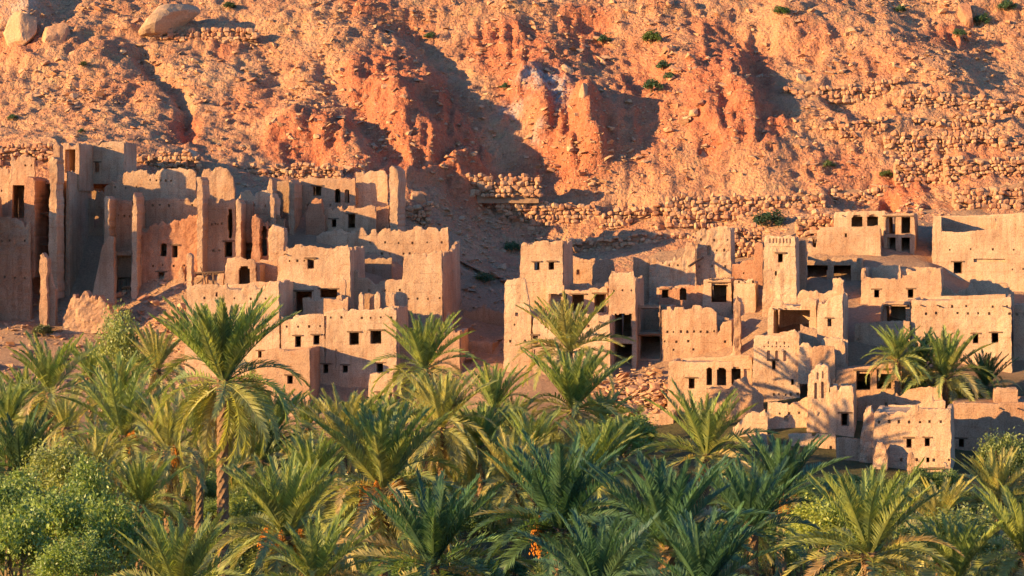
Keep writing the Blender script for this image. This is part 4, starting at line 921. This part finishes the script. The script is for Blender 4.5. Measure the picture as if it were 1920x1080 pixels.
# ------------------------------------------------------------------ date palms
def frond_mesh(name, seed, arch, n=56, leaf=.62, width=.056, length=4.0, dead=False, vlift=32):
    rr = random.Random(seed); K = 26; pts = [Vector((0, 0, 0))]; tang = []; th = 0.0
    for k in range(K):
        s = (k+.5)/K; th = -arch*s**1.35; t = Vector((math.cos(th), .03*math.sin(seed+s*3), math.sin(th))).normalized(); tang.append(t); pts.append(pts[-1]+t*(length/K))
    tang.append(tang[-1]); V, F = [], []
    for k in range(0, K+1, 2):
        s = k/K; w = .05*(1-s)**.8+.008; t = tang[k]; up = Vector((-t.z, 0, t.x)); b = Vector((0, 1, 0))
        V += [pts[k]+b*w, pts[k]+up*w*.7, pts[k]-b*w]
    for k in range(K//2):
        for i in range(3): a, c = k*3+i, k*3+(i+1) % 3; F.append((a, c, c+3, a+3))
    for i in range(n):
        s = .13+.87*(i+rr.uniform(-.25, .25))/n; s = min(max(s, .1), .995); f = s*K; k = int(f); p = pts[k].lerp(pts[min(k+1, K)], f-k); t = tang[k]; up = Vector((-t.z, 0, t.x))
        phi = math.radians((68-44*s)+rr.uniform(-7, 7)); pr = (.35+.65*min(1, (s-.08)/.22))*(1-.62*max(0, (s-.45)/.55)**1.5)
        for sd in (-1, 1):
            if dead and rr.random() < .25: continue
            v = math.radians(vlift+rr.uniform(-16, 16)) if not dead else math.radians(rr.uniform(-70, 20))
            out = Vector((0, sd, 0))*math.cos(v)+up*math.sin(v); d = (t*math.cos(phi)+out*math.sin(phi)).normalized(); l = leaf*pr*rr.uniform(.85, 1.12); wv = (t-d*t.dot(d)).normalized()*width*.5*(.7+.3*pr)
            dr = Vector((0, 0, -1))*l*rr.uniform(.03, .16 if not dead else .35); o = len(V); m = p+d*l*.5; e = p+d*l+dr
            V += [p-wv*.6, p+wv*.6, m+wv, m-wv, e]; F += [(o, o+1, o+2, o+3), (o+3, o+2, o+4)]
    return mesh(name, V, F, FROND)
FR_UP = [frond_mesh('frond', 10+i, a) for i, a in enumerate((.25, .38, .5))]
FR_MID = [frond_mesh('frond', 20+i, a) for i, a in enumerate((.8, 1.0, 1.2))]
FR_LOW = [frond_mesh('frond', 30+i, a, vlift=20) for i, a in enumerate((1.35, 1.6, 1.85))]
FR_DEAD = [frond_mesh('frond', 40+i, a, n=34, leaf=.5, dead=True) for i, a in enumerate((.3, .6))]
def trunk_mesh(h, r, seed):
    rr = random.Random(seed); na = 14; nr = max(6, int(h/.11)); V, F = [], []; bx, by = rr.uniform(-.03, .03)*h, rr.uniform(-.02, .02)*h
    for j in range(nr+1):
        s = j/nr; z = h*s-.4*(1-s); rad = r*(1.25-.35*min(1, s*4) if s < .25 else .9+.15*max(0, (s-.85)/.15)); ox, oy = bx*math.sin(s*2.2), by*math.sin(s*2.2)
        for i in range(na):
            a = 2*math.pi*(i+.5*(j % 2))/na; k = rad*(1+(.20 if (i+j//2) % 2 == 0 else -.05)*(1 if j % 2 else .4)+rr.uniform(-.06, .06)); V.append((ox+k*math.cos(a), oy+k*math.sin(a), z))
    for j in range(nr):
        for i in range(na): F.append((j*na+i, j*na+(i+1) % na, (j+1)*na+(i+1) % na, (j+1)*na+i))
    F.append(tuple(nr*na+i for i in range(na)))
    return mesh('trunk', V, F, BARK), (bx*math.sin(2.2), by*math.sin(2.2))
def date_mesh(seed):
    rr = random.Random(seed); V, F = [], []
    for k in range(26):
        a = rr.uniform(0, 6.28); sp = rr.uniform(.05, .28); l = rr.uniform(.55, 1.1)
        for j in range(9):
            s = j/8; c = Vector((.55+sp*math.cos(a)*s**.6, sp*math.sin(a)*s**.6, .35-l*s)); q = .035; o = len(V)
            V += [c+Vector((q, 0, 0)), c+Vector((-q, 0, 0)), c+Vector((0, q, 0)), c+Vector((0, -q, 0)), c+Vector((0, 0, q*1.5)), c+Vector((0, 0, -q*1.5))]
            F += [(o, o+2, o+4), (o+2, o+1, o+4), (o+1, o+3, o+4), (o+3, o, o+4), (o+2, o, o+5), (o+1, o+2, o+5), (o+3, o+1, o+5), (o, o+3, o+5)]
    o = len(V); V += [Vector((0, .03, 0)), Vector((0, -.03, 0)), Vector((.55, -.03, .38)), Vector((.55, .03, .38))]; F.append((o, o+1, o+2, o+3))
    return mesh('date_cluster', V, F, DATES)
DT = [date_mesh(70+i) for i in range(3)]
GREEN = (0.29, 0.335, 0.125); SHADED_BLUE = (0.10, 0.185, 0.115); YELL = (0.42, 0.385, 0.16); DARK = (0.10, 0.155, 0.075); DRY = (0.50, 0.36, 0.21)  # blue tint mixes leaf colour with shade painted onto the foreground palms
def jc(c, a=.12): k = random.uniform(1-a, 1+a); return tuple(v*k*random.uniform(.94, 1.06) for v in c)
def lerp(a, b, t): return tuple(x+(y-x)*t for x, y in zip(a, b))
def palm(label, px, py, D, n=50, r=80, tint=GREEN, low=YELL, dead=11, dates=0, spread=1.0, up=84, down=-42, group=None, tr=.24, tilt=0.0, name='date_palm', bare=0.0):
    size = r*D/FPX/.76/4.0; c = P3(px, py, D); g = gz(c[0], c[1]); h = max(.3, c[2]-g)
    root = empty(name, (c[0], c[1], g), label, 'palm', group)
    tm, off = trunk_mesh(h, tr, int(px*7+py)); link('trunk', tm, root); top = Vector((off[0], off[1], h))
    for i in range(n):
        t = (i+.5)/n; az = i*2.39996+random.uniform(-.25, .25); el = math.radians((up-(up-48)*(t/.52)**.9 if t < .52 else 40-(40-down)*((t-.52)/.48))+random.uniform(-8, 8))
        if t > .5 and bare and abs((az+2.25+math.pi) % (2*math.pi)-math.pi) < bare: continue
        ms = FR_UP if t < .52 else (FR_MID if down > -15 and t < .8 else FR_LOW)
        L = size*((.72+.28*min(1, t/.3)) if t < .6 else 1.0-.15*(t-.6))*random.uniform(.88, 1.1)
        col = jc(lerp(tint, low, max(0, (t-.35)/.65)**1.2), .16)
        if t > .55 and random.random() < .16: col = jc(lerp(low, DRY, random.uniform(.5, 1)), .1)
        link('frond', random.choice(ms), root, top+Vector((math.cos(az)*.08, math.sin(az)*.08, -.25*t)), (random.uniform(-.5, .5), -el, az+tilt), L, col)
    for i in range(dead):
        az = random.uniform(0, 6.28); el = math.radians(random.uniform(-50, -82))
        link('dead_frond', random.choice(FR_DEAD), root, top+Vector((math.cos(az)*.12, math.sin(az)*.12, -.35)), (random.uniform(-.6, .6), -el, az), size*random.uniform(.5, .75), jc(DRY))
    for i in range(dates):
        az = -math.pi/2+random.uniform(-1.5, 1.5); link('date_cluster', random.choice(DT), root, top+Vector((math.cos(az)*.15, math.sin(az)*.15, -.1)), (0, random.uniform(-.2, .3), az), size*random.uniform(.9, 1.3))
    return root
# label, crown px, py, distance, options
for a in [
 (('tall slender date palm with a long bare trunk rising in front of the lit house', 424, 712, 96), dict(r=138, bare=.85, n=104, dead=6, tr=.27, tint=GREEN, up=88, down=-58)),
 (('date palm with yellowing fronds at the left edge of the grove beside the rubble slope', 92, 735, 142), dict(r=96, n=40)),
 (('small green palm just right of the leftmost slope palm', 165, 705, 158), dict(r=62, n=48, dead=2)),
 (('pale palm below the freestanding pillar, against the bare slope', 300, 690, 150), dict(r=72, n=50, tint=YELL)),
 (('small pale palm with a dry skirt left of the tall palm grove', 120, 800, 128), dict(r=52, n=46, tint=YELL, dead=14)),
 (('palm with upright green fronds and hanging dead fronds left of the tall trunk', 236, 815, 118), dict(r=112, n=44, dead=16, dates=2)),
 (('short-trunked palm with orange dates just left of the tall trunk', 318, 842, 112), dict(r=96, n=42, tint=YELL, dead=14, dates=2)),
 (('dark shaded palm at the left edge', 42, 880, 118), dict(r=96, n=50, tint=DARK, low=DARK)),  # dark tint paints in the shade this palm stands in
 (('yellow feathery palm above the left bushes', 158, 950, 106), dict(r=98, n=50, tint=YELL, down=-20)),
 (('ragged palm with dry low fronds under the orange-fruited palm', 262, 945, 100), dict(r=84, n=50, dead=10)),
 (('bushy date palm with orange fruit right of the tall trunk base', 535, 1005, 84), dict(r=135, n=64, dates=6, down=-35)),
 (('large date palm with orange fruit clusters left of centre', 712, 915, 98), dict(r=145, n=72, dates=7, tint=GREEN, down=-45)),
 (('palm with drooping crown in front of the reddish low house', 800, 690, 152), dict(r=94, n=60, dead=3, down=-50)),
 (('palm with a full brown skirt and visible trunk at centre', 826, 800, 132), dict(r=96, n=64, dead=22, tint=YELL, down=-50)),
 (('narrow upright palm between the skirted palm and the leaning tower', 930, 765, 146), dict(r=80, n=44, up=86, dead=8)),
 (('starburst palm crown against the crumbling lit facade', 1073, 655, 166), dict(r=96, n=44, down=-5, tint=YELL)),
 (('dense palm just below the starburst palm', 1072, 765, 150), dict(r=108, n=62, dead=8, down=-45)),
 (('palm with a thin brown trunk in front of the dense centre palm', 996, 850, 126), dict(r=80, n=40, dead=10)),
 (('great blue-green palm at bottom centre', 1052, 990, 74), dict(r=152, n=60, tint=SHADED_BLUE, low=DARK, down=0, dates=2, dead=3)),
 (('bright upright palm in front of the arcade house', 1322, 850, 128), dict(r=112, n=40, down=0, tint=GREEN)),
 (('huge dark blue-green palm right of bottom centre', 1262, 1020, 66), dict(r=152, n=66, tint=SHADED_BLUE, low=SHADED_BLUE, down=-5, dead=2)),
 (('dark palm leaning right below the broken lit wall', 1462, 928, 104), dict(r=108, n=52, tint=SHADED_BLUE, low=GREEN, down=-5, dates=2)),
 (('second dark palm between the two big ones, lower right', 1400, 990, 82), dict(r=120, n=52, tint=SHADED_BLUE, low=DARK, down=-10)),
 (('spiky palm with brown dried fronds at the lower right', 1640, 1035, 74), dict(r=150, n=46, dead=9, tint=GREEN, down=-10)),
 (('small palm on the terrace left of the pair, right side', 1680, 672, 171), dict(r=58, n=48, tint=GREEN, down=-10, dead=2)),
 (('palm with arching fronds in front of the big smooth house', 1772, 708, 172), dict(r=84, n=48, down=-25, dead=5)),
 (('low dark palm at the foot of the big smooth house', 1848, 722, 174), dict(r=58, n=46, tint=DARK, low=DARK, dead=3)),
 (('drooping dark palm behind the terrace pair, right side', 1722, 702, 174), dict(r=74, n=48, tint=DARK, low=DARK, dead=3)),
 (('palm with upright yellow fronds at the right edge', 1872, 935, 112), dict(r=85, n=50, tint=YELL, down=0)),
 (('palm half cut by the right picture edge, bottom', 1915, 1035, 84), dict(r=125, n=40, tint=GREEN)),
 (('feathery pale palm right of the square annex', 640, 835, 118), dict(r=100, n=44, tint=YELL, down=-10)),
 (('wide green palm at the bottom left', 335, 1110, 68), dict(r=140, n=46, down=-5)),
 (('green palm at the bottom between the orange-fruited palms', 585, 1090, 72), dict(r=115, n=40, tint=GREEN, down=0)),
 (('blue-green palm at the bottom, left of the great centre palm', 815, 1055, 76), dict(r=150, n=46, tint=SHADED_BLUE, low=GREEN, down=-10)),
 (('dark leafy palm low at the bottom, left of the huge dark palm', 1110, 1110, 62), dict(r=135, n=40, tint=SHADED_BLUE, low=DARK, down=0)),
 (('palm at the left picture edge below the slope', 15, 790, 134), dict(r=70, n=48)),
 (('palm in shade behind the tall trunk', 488, 860, 136), dict(r=75, n=50, tint=DARK, low=DARK)),  # its shade is put into the dark frond colour
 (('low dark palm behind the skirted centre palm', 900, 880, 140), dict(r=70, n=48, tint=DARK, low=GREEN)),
 (('palm peeping out left of the tall palm crown', 225, 745, 138), dict(r=75, n=50)),
 (('blue-green palm at the bottom right of the huge dark palm', 1330, 1105, 60), dict(r=135, n=52, tint=SHADED_BLUE, low=DARK, down=0)),
 (('small palm right of the spiky palm at the bottom', 1790, 1085, 84), dict(r=115, n=50, tint=GREEN)),
 (('small green palm at the foot of the square annex', 575, 800, 160), dict(r=55, n=40)),
 (('low palm under the leaning lit tower', 960, 800, 158), dict(r=58, n=40, tint=GREEN)),
 (('small palm left of the rubble heap', 1135, 790, 158), dict(r=55, n=52)),
 (('palm between the skirted palm and the fruiting palm', 745, 815, 140), dict(r=70, n=44)),
 (('pale low palm at the left between the two dry-skirted palms', 185, 885, 108), dict(r=70, n=40, tint=YELL)),
 (('feathery palm at the left edge between the slope palms', 45, 765, 148), dict(r=74, n=50)),
 (('green palm behind the yellow feathery palm, left', 210, 880, 124), dict(r=82, n=52)),
 (('palm with pale lower fronds left of the tall trunk, half hidden', 372, 805, 130), dict(r=80, n=52, dead=10)),
 (('palm right of the tall trunk, below the square annex', 520, 805, 142), dict(r=74, n=50)),
 (('palm standing between the tall trunk and the fruiting palm', 590, 905, 112), dict(r=88, n=54, tint=GREEN)),
 (('green palm right of the skirted centre palm', 900, 835, 134), dict(r=74, n=50)),
 (('low palm left of the dense centre palm', 960, 905, 116), dict(r=86, n=52, tint=YELL, dead=10)),
 (('palm half hidden behind the great blue-green palm', 1120, 880, 118), dict(r=88, n=52)),
 (('green palm left of the small lit shed', 1160, 855, 138), dict(r=66, n=46)),
 (('palm behind the fruiting palm left of centre', 680, 825, 140), dict(r=76, n=50, dead=8)),
 (('leafy palm below the tamarisk, right', 1760, 985, 104), dict(r=84, n=50, tint=YELL)),
 (('pale young palm behind the orange-fruited centre palm', 770, 1000, 112), dict(r=84, n=48, tint=GREEN, low=GREEN)),
 ]: palm(*a[0], **a[1])

# ------------------------------------------------------------------ shrubs, broad-leaved trees, canes
def crown_mesh(name, seed, n=7500, leaf=.05, clumps=60, mat=None, tall=1.0):
    rg = np.random.default_rng(seed); d = rg.normal(size=(clumps, 3)); d /= np.linalg.norm(d, axis=1)[:, None]; d[:, 2] = np.abs(d[:, 2])*1.0-.25
    c = d*rg.uniform(.40, 1.12, (clumps, 1)); k = rg.integers(0, clumps, n); sz = rg.uniform(.06, .20, clumps)[k][:, None]
    p = c[k]+rg.normal(size=(n, 3))*sz; p[:, 2] *= tall
    a = rg.normal(size=(n, 3)); a /= np.linalg.norm(a, axis=1)[:, None]; b = np.cross(a, rg.normal(size=(n, 3))); b /= np.linalg.norm(b, axis=1)[:, None]
    s = leaf*rg.uniform(.6, 1.3, (n, 1)); V = np.stack([p-a*s, p+b*s*.5, p+a*s, p-b*s*.5], 1).reshape(-1, 3)
    return fast_mesh(name, V, np.arange(n*4).reshape(-1, 4), mat or LEAF, False)
CROWNS = [crown_mesh('crown', 500+i) for i in range(5)]+[crown_mesh('crown', 520+i, 7000, .05, 70, None, 1.35) for i in range(3)]
FINE = [crown_mesh('crown', 540+i, 2200, .10, 26) for i in range(3)]
def stems_mesh(seed, n=7, h=1.0):
    rr = random.Random(seed); V, F = [], []
    for k in range(n):
        a = rr.uniform(0, 6.28); p = Vector((rr.uniform(-.1, .1), rr.uniform(-.1, .1), -.9)); d = Vector((math.cos(a)*.5, math.sin(a)*.5, 1)).normalized(); r = .05
        for j in range(5):
            o = len(V); V += [p+Vector((r, 0, 0)), p+Vector((-.5*r, .87*r, 0)), p+Vector((-.5*r, -.87*r, 0))]
            if j: F += [(o-3+i, o-3+(i+1) % 3, o+(i+1) % 3, o+i) for i in range(3)]
            p = p+d*.36*h; d = (d+Vector((rr.uniform(-.3, .3), rr.uniform(-.3, .3), .1))).normalized(); r *= .72
    return mesh('stems', V, F, STEM)
STEMS = [stems_mesh(560+i) for i in range(4)]
def bush(label, p, rad, col, hz=1.0, group=None, name='leafy_bush', cat='bush', pool=None, sink=.15):
    root = empty(name, p, label, cat, group)
    link('crown', random.choice(pool or CROWNS), root, (0, 0, rad*hz*(.85-sink)), (0, 0, random.uniform(0, 6.28)), (rad, rad, rad*hz), col)
    link('stems', random.choice(STEMS), root, (0, 0, rad*hz*(.85-sink)), (0, 0, random.uniform(0, 6.28)), (rad, rad, rad*hz), None)
    return root
BUSHG = (0.26, 0.32, 0.10); OLIVE = (0.33, 0.34, 0.13); LIME = (0.38, 0.40, 0.10)
def bush_px(label, px, py, D, rpx, col, hz=1.0, **kw):
    c = P3(px, py, D); rad = rpx*D/FPX; return bush(label, (c[0], c[1], c[2]-rad*hz*.7), rad, col, hz, **kw)
for a in [('big leafy green bush in the bottom left corner', 25, 1030, 74, 85, BUSHG, 1.2), ('rounded green bush second from the bottom left corner', 110, 1000, 78, 75, BUSHG, 1.25), ('leafy green bush left of the wide bottom palm', 215, 1030, 76, 75, BUSHG, 1.2), ('taller green bush behind the corner bushes, bottom left', 165, 960, 86, 62, BUSHG, 1.35), ('low green bush at the very bottom, third from the left', 140, 1075, 70, 70, BUSHG, .9), ('green bush at the left edge above the corner bush', 10, 960, 84, 60, BUSHG, 1.1), ('yellow-green bush at the left edge under the dark palm', 110, 905, 100, 75, OLIVE, .9),
          ('slim yellow-green tree standing on the slope edge, left', 226, 660, 152, 42, OLIVE, 1.7), ('tamarisk tree at the right edge in front of the long shaded wall', 1888, 868, 140, 52, (.22, .25, .10), 1.25), ('bright green bush under the bright upright palm', 1180, 820, 140, 60, BUSHG, .8),
          ('yellow-lit bush between the dark palms, lower right', 1540, 990, 92, 70, LIME, .9), ('green bush at the foot of the square annex', 690, 790, 160, 46, BUSHG, .8), ('olive bush below the tamarisk, right', 1800, 1010, 96, 80, (.24, .27, .10), .8),
          ('small bush beside the tall palm trunk', 490, 970, 112, 55, BUSHG, .9), ('round bush at the left edge, below the yellow palm', 20, 930, 92, 70, BUSHG, .8), ('pale olive bush beside the slim tree, left', 255, 680, 156, 30, OLIVE, 1.2)]:
    bush_px(*a[:6], hz=a[6])
placed = 0
for i in range(230):                        # undergrowth that closes the gaps between the palms
    D = 84+92*random.random(); px = random.uniform(-60, 1980); x = (px-960)/FPX*D
    if px > 1150 and D > 146-max(0, (1500-px)*.07): continue
    if px < 1150 and D > 180: continue
    if 360 < px < 490 and D < 101: continue
    rad = random.uniform(.9, 1.7); g = gz(x, D)
    if HOR+FPX*(CAMZ-g-rad*1.4)/D > 1130: continue
    top = HOR+FPX*(CAMZ-g-rad*1.7)/D
    t = random.random(); col = jc(lerp(lerp(DARK, BUSHG, min(1, t*1.2)), OLIVE, max(0, t*1.6-1)), .15)
    bush('green bush in the dense undergrowth beneath the palms', (x, D, g), rad, col, random.uniform(.65, 1.0), 'undergrowth bushes beneath the palms')
for i in range(80):                         # scrub along the foot of the village
    px = random.uniform(360, 1190); D = random.uniform(164, 184)
    if i > 46: px = random.uniform(1200, 1960); D = random.uniform(134, 149)
    x = (px-960)/FPX*D
    bush('low green bush along the foot of the village walls', (x, D, gz(x, D)), random.uniform(.7, 1.3), jc(lerp(lerp(DARK, OLIVE, .4), OLIVE, random.random())), random.uniform(.6, .9), 'bushes along the village foot')
def cane_mesh(seed, n=150, h=2.0, spread=1.1):
    rr = random.Random(seed); V, F = [], []
    for k in range(n):
        a = rr.uniform(0, 6.28); q = spread*rr.random()**.5; p = Vector((math.cos(a)*q, math.sin(a)*q, 0)); ln = h*rr.uniform(.5, 1.1); d = Vector((math.cos(a)*q*.4+rr.uniform(-.5, .5), math.sin(a)*q*.4+rr.uniform(-.5, .5), 1)).normalized()
        wv = Vector((rr.uniform(-1, 1), rr.uniform(-1, 1), 0)).normalized()*rr.uniform(.008, .022); o = len(V); m = p+d*ln*.6; e = m+(d+Vector((rr.uniform(-.5, .5), rr.uniform(-.5, .5), -.25))).normalized()*ln*.4
        V += [p-wv, p+wv, m+wv, m-wv, e]; F += [(o, o+1, o+2, o+3), (o+3, o+2, o+4)]
    return mesh('canes', V, F, DRYCANE)
CANES = [cane_mesh(580+i) for i in range(3)]
for lab, px, py, D, n, c in [('dry tan reed clump left of the great blue-green palm', 935, 985, 82, 5, DRY), ('dry reeds at the foot of the great blue-green palm', 1010, 1040, 72, 4, DRY), ('feathery tan reeds below the lower right house', 1700, 925, 118, 9, (.46, .40, .20)), ('feathery tan scrub below the long shaded wall, right', 1850, 930, 118, 8, (.44, .40, .19)), ('pale feathery scrub under the broken lit wall, lower right', 1610, 945, 116, 8, (.40, .38, .17)),
        ('yellow-green reeds left of the right edge palms', 1780, 945, 108, 7, (.38, .37, .15)), ('bare twiggy reeds at the lower right', 1840, 1010, 92, 5, DRY), ('green reed grass at the bottom left of the fruiting palm', 560, 1075, 70, 4, (.16, .2, .06)), ('dry reeds beside the tall palm trunk', 640, 985, 104, 4, (.3, .25, .11))]:
    b = P3(px, py, D); root = empty('reed_clump', (b[0], b[1], gz(b[0], b[1])), lab, 'reeds'); hh = min(1.7, max(1.0, (b[2]-gz(b[0], b[1])+1.0)/2.0))
    for k in range(n): link('canes', random.choice(CANES), root, (random.uniform(-1.6, 1.6), random.uniform(-1, 1), -.1), (0, 0, random.uniform(0, 6.28)), (1.1, 1.1, hh*random.uniform(.8, 1.1)), jc(c))
# sparse shrubs on the hill
HS = (0.09, 0.15, 0.085)
for lab, px, py, r, c in [('bright green shrub high on the gully side', 1222, 82, 20, (.11, .16, .045)), ('dark bush behind the tall shaded stone wall', 1440, 426, 26, (.05, .09, .06)), ('green shrub on the scree, right of the gully', 1242, 132, 16, HS), ('low green shrub patch on the gully scree', 1222, 172, 20, HS),
        ('small shrub at the top of the gully', 1130, 82, 14, HS), ('shrub on the upper right slope near the corner boulder', 1835, 48, 18, HS), ('shrub below the corner boulder, right', 1800, 68, 12, HS), ('tiny green shrub on the upper slope, centre right', 1466, 28, 14, (.08, .14, .05)),
        ('shrub on the orange slope above the long lit wall', 1556, 316, 13, (.12, .16, .07)), ('shrub beside the orange stone wall corner', 1660, 332, 11, (.12, .15, .06)), ('dark shrub in the shaded gap between the clusters', 958, 472, 16, HS), ('shrub low in the shaded gap', 910, 530, 16, HS),
        ('shrub on the bluff gully, left of the pale bluff', 945, 168, 11, HS), ('shrub in the left gully of the bluffs', 805, 72, 10, HS), ('shrub at the right edge of the upper slope', 1890, 20, 16, HS), ('bush on the rubble slope, far left', 82, 630, 18, (.12, .13, .06)), ('shrub at the top right gully', 1690, 22, 10, HS),
        ('shrub patch halfway up the gully scree', 1255, 150, 13, HS), ('small shrub on the left slope', 155, 125, 9, (.09, .1, .045)), ('small shrub on the left slope by the slab boulder', 430, 18, 12, (.08, .11, .05)), ('dark shrub on the grey band, upper left', 25, 225, 9, HS), ('second dark shrub on the grey band, upper left', 152, 250, 8, HS)]:
    q = hit(px, py)
    if q: rad = r*q[0].y/FPX; bush(lab, q[0], rad, c, .75, name='hill_shrub', cat='shrub', pool=FINE)
